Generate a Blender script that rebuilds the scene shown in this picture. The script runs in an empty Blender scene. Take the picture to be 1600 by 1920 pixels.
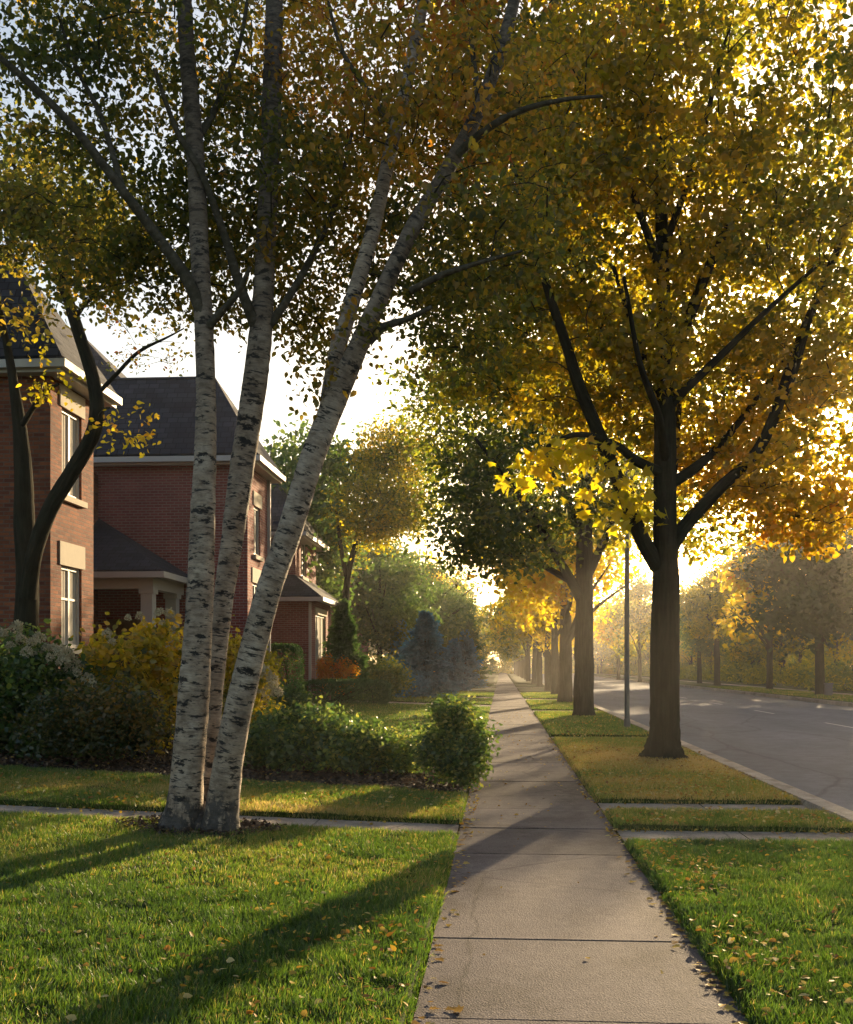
import bpy, math, random
import numpy as np

rnd = random.Random(7)
rng = np.random.default_rng(11)
S = bpy.context.scene
COL = S.collection
PI = math.pi

# ------------------------------------------------------------------ camera frame
F_PX, EYE = 2000.0, 1.6
TH = math.atan(140.0 / F_PX)
CT, ST = math.cos(TH), math.sin(TH)


def at(px, py, d):
    """the place seen at photo pixel (px, py) at depth d metres"""
    r = (px - 800.0) / F_PX * d
    return (r * CT - d * ST, r * ST + d * CT, EYE + (1248.0 - py) / F_PX * d)


def depth(x, y):
    return -x * ST + y * CT


def pix(x, y):
    return 800 + F_PX * (x * CT + y * ST) / (-x * ST + y * CT)


def zt(x):
    """height of the left lawn: it rises gently from the sidewalk to the houses"""
    return 0.034 * np.clip(-0.6 - np.asarray(x, float), 0, 8.6)


SUN_AZ, SUN_EL = math.radians(17.7), math.radians(10.9)


# ------------------------------------------------------------------ object helpers
def tag(o, label=None, cat=None, group=None, kind=None):
    if label: o['label'] = label
    if cat: o['category'] = cat
    if group: o['group'] = group
    if kind: o['kind'] = kind
    return o


def empty(name, loc, label, cat, group=None, rz=0):
    o = bpy.data.objects.new(name, None)
    COL.objects.link(o)
    o.empty_display_size = 0.2
    o.location = loc
    o.rotation_euler = (0, 0, rz)
    return tag(o, label, cat, group)


def link(name, me, parent=None, mat=None):
    o = bpy.data.objects.new(name, me)
    COL.objects.link(o)
    if mat is not None and not me.materials:
        me.materials.append(mat)
    if parent is not None:
        o.parent = parent
        o.matrix_parent_inverse = parent_inv(parent)
    return o


def parent_inv(p):
    # meshes are built in world coordinates while their thing already stands at its base
    from mathutils import Matrix
    m = Matrix.Translation(p.location) @ p.rotation_euler.to_matrix().to_4x4()
    q = p.parent
    while q is not None:
        m = q.matrix_parent_inverse.inverted() @ m if False else m
        q = None
    return m.inverted() if p.type == 'EMPTY' else Matrix.Identity(4)


def mesh_np(name, V, Q, attrs=None, smooth=False, uv=None):
    """V (n,3), Q (m,k) faces of one size; attrs: {name: (domain, type, array)}"""
    V = np.ascontiguousarray(V, np.float32)
    Q = np.ascontiguousarray(Q, np.int32)
    me = bpy.data.meshes.new(name)
    n, (m, k) = len(V), Q.shape
    me.vertices.add(n)
    me.vertices.foreach_set('co', V.ravel())
    me.loops.add(m * k)
    me.loops.foreach_set('vertex_index', Q.ravel())
    me.polygons.add(m)
    me.polygons.foreach_set('loop_start', np.arange(0, m * k, k, dtype=np.int32))
    me.polygons.foreach_set('loop_total', np.full(m, k, np.int32))
    if smooth:
        me.polygons.foreach_set('use_smooth', np.ones(m, bool))
    for an, (dom, typ, arr) in (attrs or {}).items():
        a = me.attributes.new(an, typ, dom)
        a.data.foreach_set('vector' if typ == 'FLOAT_VECTOR' else 'value', np.ascontiguousarray(arr, np.float32).ravel())
    if uv is not None:
        l = me.uv_layers.new(name='UVMap')
        l.data.foreach_set('uv', np.ascontiguousarray(uv, np.float32).ravel())
    me.update()
    me.validate()
    return me


class MB:
    """collects faces of any size, with uv in metres"""
    def __init__(s):
        s.v, s.f, s.uv = [], [], []

    def face(s, pts, uvs=None):
        b = len(s.v)
        s.v += [tuple(p) for p in pts]
        s.f.append(list(range(b, b + len(pts))))
        if uvs is None:
            a, c = np.array(pts[0], float), np.array(pts[1], float)
            u = c - a
            u /= np.linalg.norm(u) + 1e-9
            w = np.array(pts[-1], float) - a
            w -= u * w.dot(u)
            w /= np.linalg.norm(w) + 1e-9
            uvs = [((np.array(p) - a).dot(u), (np.array(p) - a).dot(w)) for p in pts]
        s.uv += uvs

    def box(s, a, b):
        (x0, y0, z0), (x1, y1, z1) = a, b
        if x0 > x1: x0, x1 = x1, x0
        if y0 > y1: y0, y1 = y1, y0
        if z0 > z1: z0, z1 = z1, z0
        P = lambda x, y, z: (x, y, z)
        s.face([P(x0, y0, z0), P(x1, y0, z0), P(x1, y0, z1), P(x0, y0, z1)], [(x0, z0), (x1, z0), (x1, z1), (x0, z1)])
        s.face([P(x1, y1, z0), P(x0, y1, z0), P(x0, y1, z1), P(x1, y1, z1)], [(-x1, z0), (-x0, z0), (-x0, z1), (-x1, z1)])
        s.face([P(x1, y0, z0), P(x1, y1, z0), P(x1, y1, z1), P(x1, y0, z1)], [(y0, z0), (y1, z0), (y1, z1), (y0, z1)])
        s.face([P(x0, y1, z0), P(x0, y0, z0), P(x0, y0, z1), P(x0, y1, z1)], [(-y1, z0), (-y0, z0), (-y0, z1), (-y1, z1)])
        s.face([P(x0, y0, z1), P(x1, y0, z1), P(x1, y1, z1), P(x0, y1, z1)], [(x0, y0), (x1, y0), (x1, y1), (x0, y1)])
        s.face([P(x0, y1, z0), P(x1, y1, z0), P(x1, y0, z0), P(x0, y0, z0)], [(x0, y1), (x1, y1), (x1, y0), (x0, y0)])
        return s

    def build(s, name, mat, parent=None, bevel=0):
        me = bpy.data.meshes.new(name)
        me.from_pydata(s.v, [], s.f)
        l = me.uv_layers.new(name='UVMap')
        flat = [c for uv in s.uv for c in uv]
        l.data.foreach_set('uv', flat)
        me.update()
        o = link(name, me, parent, mat)
        if bevel:
            m = o.modifiers.new('bevel', 'BEVEL')
            m.width = bevel
            m.segments = 2
            m.limit_method = 'ANGLE'
        return o


# ------------------------------------------------------------------ materials
class Mat:
    def __init__(s, name):
        s.m = bpy.data.materials.new(name)
        s.m.use_nodes = True
        s.nt = s.m.node_tree
        s.nt.nodes.clear()
        s.out = s.n('ShaderNodeOutputMaterial')

    def n(s, t, props=None, **ins):
        nd = s.nt.nodes.new(t)
        for k, v in (props or {}).items():
            setattr(nd, k, v)
        for k, v in ins.items():
            k2 = k.replace('_', ' ')
            sock = nd.inputs[int(k[1:])] if k[0] == 'i' and k[1:].isdigit() else nd.inputs[k2]
            if isinstance(v, bpy.types.NodeSocket):
                s.nt.links.new(v, sock)
            else:
                sock.default_value = v
        return nd

    def ramp(s, fac, stops, interp='LINEAR'):
        r = s.n('ShaderNodeValToRGB', Fac=fac)
        cr = r.color_ramp
        cr.interpolation = interp
        while len(cr.elements) < len(stops):
            cr.elements.new(0.5)
        for e, (p, c) in zip(cr.elements, stops):
            e.position = p
            e.color = (*c, 1) if len(c) == 3 else c
        return r.outputs[0]

    def noise(s, vec, scale, detail=4, rough=.55, **k):
        return s.n('ShaderNodeTexNoise', Vector=vec, Scale=scale, Detail=detail, Roughness=rough).outputs[0]

    def mix(s, fac, a, b, blend='MIX'):
        nd = s.nt.nodes.new('ShaderNodeMix')
        nd.data_type = 'RGBA'
        nd.blend_type = blend
        for sock, v in ((nd.inputs[0], fac), (nd.inputs[6], a), (nd.inputs[7], b)):
            if isinstance(v, bpy.types.NodeSocket):
                s.nt.links.new(v, sock)
            elif isinstance(v, tuple):
                sock.default_value = (*v, 1) if len(v) == 3 else v
            else:
                sock.default_value = v
        return nd.outputs[2]

    def math(s, op, a, b=0.0):
        return s.n('ShaderNodeMath', {'operation': op}, i0=a, i1=b).outputs[0]

    def bump(s, h, strength=.4, dist=.01, normal=None):
        k = dict(Height=h, Strength=strength, Distance=dist)
        if normal is not None: k['Normal'] = normal
        return s.n('ShaderNodeBump', **k).outputs[0]

    def coord(s, which='Object'):
        return s.n('ShaderNodeTexCoord').outputs[which]

    def attr(s, name, out='Fac'):
        return s.n('ShaderNodeAttribute', {'attribute_name': name}).outputs[out]

    def scale(s, vec, sc):
        return s.n('ShaderNodeMapping', Vector=vec, Scale=sc).outputs[0]

    def principled(s, **k):
        b = s.n('ShaderNodeBsdfPrincipled')
        for kk, v in k.items():
            sock = b.inputs[kk.replace('_', ' ')]
            if isinstance(v, bpy.types.NodeSocket):
                s.nt.links.new(v, sock)
            elif isinstance(v, tuple) and len(v) == 3:
                sock.default_value = (*v, 1)
            else:
                sock.default_value = v
        s.nt.links.new(b.outputs[0], s.out.inputs['Surface'])
        return s.m


def leaf_mat(name, stops, trans=.5, tmul=1.7, gloss=.06, rough=.45):
    m = Mat(name)
    col = m.ramp(m.attr('tint'), stops)
    tcol = m.ramp(m.attr('tint'), [(p, tuple(min(.92, c * tmul) for c in cc)) for p, cc in stops])
    d = m.n('ShaderNodeBsdfDiffuse', Color=col).outputs[0]
    t = m.n('ShaderNodeBsdfTranslucent', Color=tcol).outputs[0]
    x = m.n('ShaderNodeMixShader', Fac=trans, i1=d, i2=t).outputs[0]
    g = m.n('ShaderNodeBsdfGlossy', Color=(1, 1, 1, 1), Roughness=rough).outputs[0]
    y = m.n('ShaderNodeMixShader', Fac=gloss, i1=x, i2=g).outputs[0]
    m.nt.links.new(y, m.out.inputs['Surface'])
    return m.m


AUTUMN = [(0, (.034, .055, .007)), (.22, (.075, .090, .008)), (.42, (.165, .142, .006)), (.62, (.29, .205, .007)),
          (.8, (.38, .185, .008)), (.92, (.36, .11, .008)), (1, (.19, .055, .012))]
GREENS = [(0, (.022, .045, .010)), (.4, (.045, .082, .014)), (.75, (.095, .125, .020)), (1, (.19, .19, .03))]
M_leaf = leaf_mat('autumn_leaf', AUTUMN, .7, 3.2, .025)
M_gold = leaf_mat('gold_leaf', [(0, (.48, .40, .010)), (.5, (.50, .36, .012)), (1, (.48, .25, .010))], .72, 1.95, .03)
M_shrub = leaf_mat('shrub_leaf', [(p, tuple(1.25 * x for x in c)) for p, c in GREENS], .48, 2.4, .04, .35)
M_mleaf = leaf_mat('maple_leaf', [(p, (c[0], c[1] * .945, c[2])) for p, c in AUTUMN], .71, 3.2, .025)
M_bleaf = leaf_mat('birch_leaf', [(0, (.030, .044, .008)), (.25, (.065, .070, .010)), (.45, (.13, .105, .010)), (.65, (.26, .155, .012)), (.82, (.34, .14, .012)), (1, (.20, .06, .015))], .65, 3.0, .025)
M_dleaf = leaf_mat('dark_green_leaf', GREENS, .3, 1.6, .03)
M_yshrub = leaf_mat('yellow_shrub_leaf', [(0, (.07, .09, .010)), (.4, (.28, .23, .010)), (1, (.48, .30, .012))], .65, 2.0, .04)
M_rshrub = leaf_mat('bronze_shrub_leaf', [(0, (.022, .036, .008)), (.5, (.06, .065, .012)), (1, (.17, .095, .014))], .45, 2.2, .035, .35)
M_orange = leaf_mat('orange_shrub_leaf', [(0, (.82, .24, .015)), (1, (.88, .40, .025))], .5, 1.3, .03)
M_spruce = leaf_mat('blue_needle', [(0, (.025, .115, .165)), (1, (.075, .26, .40))], .15, 1.2, .03)
M_conif = leaf_mat('green_needle', [(0, (.035, .075, .018)), (1, (.10, .18, .04))], .3, 1.7, .03)
M_flower = leaf_mat('hydrangea_petal', [(0, (.40, .33, .2)), (1, (.62, .55, .38))], .35, 1.2, .02)
M_grass = leaf_mat('grass_blade', [(0, (.022, .042, .006)), (.35, (.046, .092, .008)), (.6, (.092, .135, .012)), (.8, (.2, .17, .03)), (1, (.32, .22, .08))], .6, 2.5, .04, .4)
M_litter = leaf_mat('fallen_leaf', [(0, (.13, .06, .025)), (.4, (.34, .17, .03)), (.75, (.52, .34, .04)), (1, (.55, .45, .2))], .3, 1.3, .03)


def bark_mat(name, c0, c1, c2, vscale=(22, 22, 2.2)):
    m = Mat(name)
    v = m.attr('bk', 'Vector')
    n1 = m.noise(m.scale(v, vscale), 1.0, 6, .65)
    n2 = m.noise(m.scale(v, (6, 6, 5)), 1.0, 3)
    col = m.ramp(n1, [(.3, c0), (.52, c1), (.72, c2)])
    col = m.mix(m.math('MULTIPLY', n2, .5), col, (.06, .065, .035))
    return m.principled(Base_Color=col, Roughness=.95, Specular_IOR_Level=.08, Normal=m.bump(n1, 1.0, .03))


M_bark = bark_mat('maple_bark', (.010, .007, .005), (.030, .021, .014), (.058, .042, .03))
M_bark2 = bark_mat('grey_bark', (.016, .012, .009), (.044, .035, .026), (.08, .066, .052))
M_twig = bark_mat('twig_bark', (.03, .022, .015), (.06, .045, .03), (.08, .06, .045))


def birch_mat():
    m = Mat('birch_bark')
    v = m.attr('bk', 'Vector')
    h = m.attr('hgt')
    base = m.noise(m.scale(v, (4, 4, 3)), 1.0, 5)
    fine = m.noise(m.scale(v, (9, 9, 70)), 1.0, 4, .6)
    white = m.ramp(base, [(.28, (.27, .185, .12)), (.5, (.46, .345, .24)), (.72, (.62, .50, .375))])
    white = m.mix(m.math('MULTIPLY', m.ramp(fine, [(.42, (1, 1, 1)), (.62, (0, 0, 0))]), .45), white, (.24, .185, .145))
    # dark horizontal lenticel dashes
    ln = m.noise(m.scale(v, (7, 7, 34)), 1.0, 3, .6)
    lens = m.ramp(ln, [(.585, (0, 0, 0)), (.64, (1, 1, 1))])
    # ragged dark scars, wider than tall
    sc = m.noise(m.scale(v, (5.5, 5.5, 13)), 1.0, 5, .68)
    scar = m.ramp(sc, [(.555, (0, 0, 0)), (.60, (1, 1, 1))])
    col = m.mix(lens, white, (.055, .045, .038))
    col = m.mix(scar, col, (.030, .025, .021))
    # furrowed dark bark near the ground
    low = m.math('SUBTRACT', 1.0, m.math('MULTIPLY', h, 1.9))
    rg = m.noise(m.scale(v, (12, 12, 5)), 1.0, 5, .7)
    lowmask = m.ramp(m.math('ADD', m.math('MULTIPLY', low, .32), rg), [(.60, (0, 0, 0)), (.70, (1, 1, 1))])
    col = m.mix(lowmask, col, m.ramp(rg, [(.35, (.03, .025, .022)), (.6, (.10, .085, .072))]))
    mot = m.noise(m.scale(v, (10, 10, 22)), 1.0, 6, .7)
    col = m.mix(.75, col, m.ramp(mot, [(.36, (.38, .34, .31)), (.56, (1, 1, 1)), (.7, (1.15, 1.12, 1.08))]), 'MULTIPLY')
    up = m.ramp(m.math('MULTIPLY', m.math('ADD', h, m.math('MULTIPLY', mot, 2.0)), .1), [(.42, (0, 0, 0)), (.78, (1, 1, 1))])
    col = m.mix(m.math('MULTIPLY', up, .8), col, m.ramp(mot, [(.4, (.03, .022, .015)), (.65, (.13, .095, .065))]))
    hb = m.math('ADD', m.math('MULTIPLY', fine, .5), m.math('MULTIPLY', sc, -.9))
    return m.principled(Base_Color=col, Roughness=.75, Specular_IOR_Level=.3, Normal=m.bump(hb, .9, .02))


M_birch = birch_mat()
M_birch_branch = bark_mat('birch_branch_bark', (.05, .038, .028), (.11, .085, .06), (.2, .16, .125), (10, 10, 14))


def brick_mat(name, c1, c2, mortar, stain=.35):
    m = Mat(name)
    uv = m.coord('UV')
    b = m.n('ShaderNodeTexBrick', {'offset': .5, 'squash': 1.0}, Vector=uv, Color1=(*c1, 1), Color2=(*c2, 1), Mortar=(*mortar, 1),
            Scale=1.0, Mortar_Size=.011, Mortar_Smooth=.2, Bias=-.1, Brick_Width=.23, Row_Height=.078)
    n = m.noise(uv, .9, 5)
    n2 = m.noise(m.scale(uv, (16, 44, 1)), 1.0, 3)
    col = m.mix(stain, b.outputs[0], m.ramp(n, [(.3, (.35, .33, .32)), (.7, (1, 1, 1))]), 'MULTIPLY')
    col = m.mix(.5, col, m.ramp(n2, [(.3, (.55, .5, .5)), (.7, (1.0, 1.0, 1.0))]), 'MULTIPLY')
    hgt = m.math('ADD', m.math('MULTIPLY', b.outputs[1], -1.0), m.math('MULTIPLY', n2, .3))
    return m.principled(Base_Color=col, Roughness=.88, Specular_IOR_Level=.25, Normal=m.bump(hgt, .8, .012))


M_brick1 = brick_mat('brown_brick', (.40, .125, .05), (.16, .04, .024), (.22, .14, .10), .6)
M_brick2 = brick_mat('red_brick', (.44, .125, .10), (.30, .072, .06), (.46, .30, .26), .5)
M_brick3 = brick_mat('rose_brick', (.44, .16, .125), (.31, .10, .078), (.44, .30, .26), .45)


def shingle_mat():
    m = Mat('slate_shingle')
    uv = m.coord('UV')
    b = m.n('ShaderNodeTexBrick', {'offset': .37}, Vector=uv, Color1=(.026, .029, .040, 1), Color2=(.052, .055, .070, 1), Mortar=(.007, .008, .010, 1),
            Scale=1.0, Mortar_Size=.012, Mortar_Smooth=.4, Bias=0, Brick_Width=.3, Row_Height=.2)
    n = m.noise(uv, 1.3, 5)
    col = m.mix(.7, b.outputs[0], m.ramp(n, [(.3, (.55, .55, .55)), (.7, (1.1, 1.1, 1.15))]), 'MULTIPLY')
    return m.principled(Base_Color=col, Roughness=.85, Specular_IOR_Level=.3, Normal=m.bump(m.math('ADD', m.math('MULTIPLY', b.outputs[1], -1), n), .6, .015))


M_roof = shingle_mat()


def plain(name, col, rough=.6, var=.25, scale=6, spec=.4, metal=0):
    m = Mat(name)
    n = m.noise(m.coord('Object'), scale, 5)
    c = m.mix(m.math('MULTIPLY', n, var), col, tuple(x * .45 for x in col))
    return m.principled(Base_Color=c, Roughness=rough, Specular_IOR_Level=spec, Metallic=metal, Normal=m.bump(n, .15, .01))


M_white = plain('painted_trim', (.58, .54, .48), .55)
M_stone = plain('cream_stone', (.58, .50, .38), .85, .4)
M_dark = plain('dark_interior', (.03, .03, .03), .8)
M_door = plain('tan_door', (.22, .14, .07), .6)
M_steel = plain('galvanised_pole', (.17, .165, .15), .55, .5, 9, .5, .3)
M_soil = plain('soil', (.045, .032, .022), .95, .6, 14)
M_curtain = plain('curtain', (.55, .5, .42), .9)


def glass_mat():
    m = Mat('window_glass')
    n = m.noise(m.coord('Object'), 2.2, 2)
    return m.principled(Base_Color=m.ramp(n, [(.4, (.03, .035, .04)), (.65, (.10, .10, .095))]), Roughness=.06, Specular_IOR_Level=.9,
                        Normal=m.bump(n, .05, .05))


M_glass = glass_mat()


def concrete_mat(name, col, speck=.5, joints=True):
    m = Mat(name)
    v = m.coord('Object')
    big = m.noise(v, .8, 5, .6)
    mid = m.noise(v, 9, 5, .65)
    fin = m.n('ShaderNodeTexVoronoi', Vector=v, Scale=95.0, Randomness=1.0)
    fine = m.noise(v, 75, 4, .75)
    c = m.ramp(big, [(.3, tuple(x * .72 for x in col)), (.7, tuple(min(.9, x * 1.12) for x in col))])
    c = m.mix(.6, c, m.ramp(mid, [(.35, (.62, .6, .6)), (.62, (1.05, 1.03, 1.0))]), 'MULTIPLY')
    c = m.mix(speck, c, m.ramp(fine, [(.36, (.32, .30, .29)), (.5, (1, 1, 1)), (.66, (1.9, 1.85, 1.75))]), 'MULTIPLY')
    h = m.math('ADD', m.math('MULTIPLY', fine, .7), m.math('MULTIPLY', fin.outputs[0], .55))
    isl = m.n('ShaderNodeNewGeometry').outputs['Random Per Island']
    c = m.mix(1.0, c, m.ramp(isl, [(0, (.80, .79, .79)), (.5, (1, 1, 1)), (1, (1.12, 1.1, 1.08))]), 'MULTIPLY')
    st = m.noise(m.scale(v, (1.6, 1.1, 1)), 1.0, 6, .7)
    c = m.mix(.8, c, m.ramp(st, [(.36, (.52, .49, .47)), (.5, (1, 1, 1))]), 'MULTIPLY')
    vc = m.n('ShaderNodeTexVoronoi', {'feature': 'DISTANCE_TO_EDGE'}, Vector=m.mix(.12, v, m.n('ShaderNodeTexNoise', Vector=v, Scale=3.0, Detail=5.0).outputs[1]), Scale=.42)
    crk = m.ramp(vc.outputs[0], [(0, (0, 0, 0)), (.006, (1, 1, 1))])
    c = m.mix(.55, c, crk, 'MULTIPLY')
    return m.principled(Base_Color=c, Roughness=.85, Specular_IOR_Level=.2, Normal=m.bump(h, .75, .008))


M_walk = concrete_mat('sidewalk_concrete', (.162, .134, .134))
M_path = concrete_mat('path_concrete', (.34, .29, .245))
M_kerb = concrete_mat('kerb_concrete', (.46, .40, .34))


def asphalt_mat():
    m = Mat('asphalt')
    v = m.coord('Object')
    big = m.noise(m.scale(v, (.5, .12, 1)), 1.0, 5, .6)
    mid = m.noise(v, 3.5, 5, .7)
    fine = m.noise(v, 90, 3, .7)
    c = m.ramp(big, [(.3, (.105, .110, .134)), (.7, (.165, .170, .198))])
    c = m.mix(.5, c, m.ramp(mid, [(.4, (.7, .7, .7)), (.65, (1.15, 1.15, 1.15))]), 'MULTIPLY')
    c = m.mix(.6, c, m.ramp(fine, [(.35, (.5, .5, .5)), (.5, (1, 1, 1)), (.68, (1.9, 1.85, 1.8))]), 'MULTIPLY')
    wig = m.mix(.10, v, m.n('ShaderNodeTexNoise', Vector=v, Scale=1.2, Detail=6.0).outputs[1])
    vc = m.n('ShaderNodeTexVoronoi', {'feature': 'DISTANCE_TO_EDGE'}, Vector=m.scale(wig, (.35, .12, 1)), Scale=1.0)
    c = m.mix(.4, c, m.ramp(vc.outputs[0], [(0, (.25, .25, .25)), (.012, (1, 1, 1))]), 'MULTIPLY')
    return m.principled(Base_Color=c, Roughness=.9, Specular_IOR_Level=.12, Normal=m.bump(fine, .6, .008))


M_road = asphalt_mat()
M_paint = plain('road_paint', (.5, .48, .44), .6, .7, 20)


def lawn_mat():
    m = Mat('lawn_turf')
    v = m.coord('Object')
    big = m.noise(v, .55, 4)
    mid = m.noise(v, 7, 5, .65)
    fine = m.noise(m.scale(v, (1, 1, 1)), 60, 4, .7)
    c = m.ramp(mid, [(.32, (.022, .034, .006)), (.5, (.036, .056, .008)), (.7, (.06, .075, .012))])
    c = m.mix(m.ramp(big, [(.45, (0, 0, 0)), (.7, (1, 1, 1))]), c, (.07, .07, .016))
    c = m.mix(.6, c, m.ramp(fine, [(.35, (.5, .5, .5)), (.65, (1.3, 1.3, 1.2))]), 'MULTIPLY')
    return m.principled(Base_Color=c, Roughness=.95, Specular_IOR_Level=.1, Normal=m.bump(m.math('ADD', fine, mid), .5, .008))


M_lawn = lawn_mat()


def ground_mat():
    m = Mat('earth')
    v = m.coord('Object')
    n = m.noise(v, .3, 6)
    f = m.noise(v, 20, 4)
    c = m.ramp(n, [(.3, (.05, .055, .016)), (.7, (.11, .10, .03))])
    c = m.mix(.5, c, m.ramp(f, [(.3, (.5, .5, .5)), (.7, (1.2, 1.2, 1.2))]), 'MULTIPLY')
    return m.principled(Base_Color=c, Roughness=.97, Specular_IOR_Level=.05)


M_ground = ground_mat()
M_mulch = leaf_mat('mulch_chip', [(0, (.03, .02, .014)), (.6, (.085, .05, .03)), (1, (.2, .12, .06))], .1, 1.0, .03)

# ------------------------------------------------------------------ leaves, blades, needles
T_LEAF = (np.array([[0, 0, 0], [-.30, .26, .07], [-.26, .62, .05], [0, 1, -.06], [.26, .62, .05], [.30, .26, .07]], float),
          np.array([[0, 1, 2, 3], [0, 3, 4, 5]]))
T_BLADE = (np.array([[-.5, 0, 0], [.5, 0, 0], [.38, .55, .02], [-.38, .55, .02], [.07, 1, .22], [-.07, 1, .22]], float),
           np.array([[0, 1, 2, 3], [3, 2, 4, 5]]))
T_BLADE1 = (np.array([[-.5, 0, 0], [.5, 0, 0], [.1, 1, .1], [-.1, 1, .1]], float), np.array([[0, 1, 2, 3]]))
T_NEEDLE = (np.array([[-.11, 0, 0], [.11, 0, 0], [.07, 1, -.08], [-.07, 1, -.08]], float), np.array([[0, 1, 2, 3]]))
# five-lobed maple leaf, two halves of quads
_h = [(0, 0), (.22, .02), (.50, .06), (.33, .22), (.56, .48), (.28, .46), (.20, .62), (0, 1.0)]
T_MAPLE = (np.array([(0, 0, 0), (0, .35, 0)] + [(x, y, .10 * abs(x)) for x, y in _h[1:]] + [(-x, y, .10 * abs(x)) for x, y in _h[1:-1]], float),
           np.array([[0, 2, 3, 4], [0, 4, 6, 1], [4, 5, 6, 6], [1, 6, 7, 8], [0, 11, 10, 9], [0, 1, 13, 11], [11, 13, 12, 12], [1, 8, 14, 13]]))


def unit(a):
    return a / (np.linalg.norm(a, axis=1, keepdims=True) + 1e-9)


def scatter(name, P, A, Nn, size, tint, tmpl, width=None):
    """one mesh of copies of tmpl at P, along axis A, facing Nn"""
    V0, Q0 = tmpl
    A = unit(A)
    Nn = unit(Nn - A * (Nn * A).sum(1, keepdims=True))
    Sd = np.cross(A, Nn)
    n, k = len(P), len(V0)
    size = np.broadcast_to(size, (n,))
    w = size if width is None else np.broadcast_to(width, (n,))
    V = (P[:, None, :] + V0[None, :, 0, None] * (Sd * w[:, None])[:, None, :] + V0[None, :, 1, None] * (A * size[:, None])[:, None, :]
         + V0[None, :, 2, None] * (Nn * size[:, None])[:, None, :])
    tri = Q0[Q0[:, 2] != Q0[:, 3]]
    Q = (np.arange(n)[:, None, None] * k + tri[None]).reshape(-1, 4)
    tq = np.repeat(tint, len(tri))
    if len(tri) != len(Q0):                    # the template's triangles become quads with a mid-edge point
        pass
    return mesh_np(name, V.reshape(-1, 3), Q, {'tint': ('FACE', 'FLOAT', tq)})


# give the maple template true quads only (lobe tips get a doubled, slightly offset point)
def _fix(t):
    V, Q = t
    V = [tuple(v) for v in V]
    Q2 = []
    for q in Q:
        if q[2] == q[3]:
            a, b, c = (np.array(V[i]) for i in q[:3])
            V.append(tuple((b * .94 + c * .06)))
            q = [q[0], q[1], len(V) - 1, q[2]]
        Q2.append(list(q))
    return np.array(V), np.array(Q2)


T_MAPLE = _fix(T_MAPLE)


def leaf_axes(n, droop=.5, up=.55):
    A = rng.normal(size=(n, 3))
    A[:, 2] = A[:, 2] * .6 - droop
    Nn = rng.normal(size=(n, 3)) * .75
    Nn[:, 2] += up
    return A, Nn


# ------------------------------------------------------------------ tubes
def smooth_path(pts, radii, step):
    P = np.array(pts, float)
    R = np.array(radii, float)
    if len(P) == 2:
        P = np.array([P[0], (P[0] * 2 + P[1]) / 3, (P[0] + 2 * P[1]) / 3, P[1]])
        R = np.interp([0, 1 / 3, 2 / 3, 1], [0, 1], R)
    Pe = np.vstack([2 * P[0] - P[1], P, 2 * P[-1] - P[-2]])
    out, rr = [], []
    for i in range(len(P) - 1):
        p0, p1, p2, p3 = Pe[i:i + 4]
        n = max(2, int(np.linalg.norm(p2 - p1) / step))
        for t in np.arange(n) / n:
            out.append(.5 * (2 * p1 + (p2 - p0) * t + (2 * p0 - 5 * p1 + 4 * p2 - p3) * t * t + (3 * p1 - p0 - 3 * p2 + p3) * t ** 3))
            rr.append(R[i] * (1 - t) + R[i + 1] * t)
    out.append(P[-1])
    rr.append(R[-1])
    return np.array(out), np.array(rr)


def tube_arrays(P, R, seg=12, rough=.05, seed=0, flat=0.0):
    """rings around a path; returns V, Q, bark coordinate, height along it"""
    g = np.random.default_rng(seed)
    n = len(P)
    T = np.gradient(P, axis=0)
    T = unit(T)
    ref = np.array([1.0, 0, 0]) if abs(T[0, 0]) < .9 else np.array([0, 1.0, 0])
    U = np.zeros((n, 3))
    u = ref - T[0] * ref.dot(T[0])
    for i in range(n):
        u = u - T[i] * u.dot(T[i])
        u = u / np.linalg.norm(u)
        U[i] = u
    W = np.cross(T, U)
    a = np.linspace(0, 2 * PI, seg, endpoint=False)
    s = np.concatenate([[0], np.cumsum(np.linalg.norm(np.diff(P, axis=0), axis=1))])
    ph = g.uniform(0, 6.28, 6)
    k = 1 + rough * (np.sin(2 * a[None] + ph[0] + s[:, None] * 1.7) * .6 + np.sin(3 * a[None] + ph[1] - s[:, None] * 2.9) * .5
                     + np.sin(5 * a[None] + ph[2] + s[:, None] * 5.1) * .35) + rough * .35 * g.normal(size=(n, seg))
    ring = (U[:, None] * np.cos(a)[None, :, None] + W[:, None] * np.sin(a)[None, :, None]) * (R[:, None] * k)[..., None]
    V = (P[:, None] + ring).reshape(-1, 3)
    i, j = np.meshgrid(np.arange(n - 1), np.arange(seg), indexing='ij')
    j2 = (j + 1) % seg
    Q = np.stack([i * seg + j, i * seg + j2, (i + 1) * seg + j2, (i + 1) * seg + j], -1).reshape(-1, 4)
    rr = np.mean(R)
    off = g.uniform(0, 40)
    bk = np.stack([np.cos(a)[None] * np.maximum(R, .02)[:, None] + off, np.sin(a)[None] * np.maximum(R, .02)[:, None] + off * .7,
                   np.repeat(s[:, None], seg, 1) + off], -1).reshape(-1, 3)
    h = np.repeat(s, seg)
    return V, Q, bk, h


def join_tubes(name, tubes, smooth=True):
    Vs, Qs, B, H = [], [], [], []
    b = 0
    for V, Q, bk, h in tubes:
        Vs.append(V); Qs.append(Q + b); B.append(bk); H.append(h)
        b += len(V)
    return mesh_np(name, np.vstack(Vs), np.vstack(Qs), {'bk': ('POINT', 'FLOAT_VECTOR', np.vstack(B)), 'hgt': ('POINT', 'FLOAT', np.concatenate(H))}, smooth)


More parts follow.
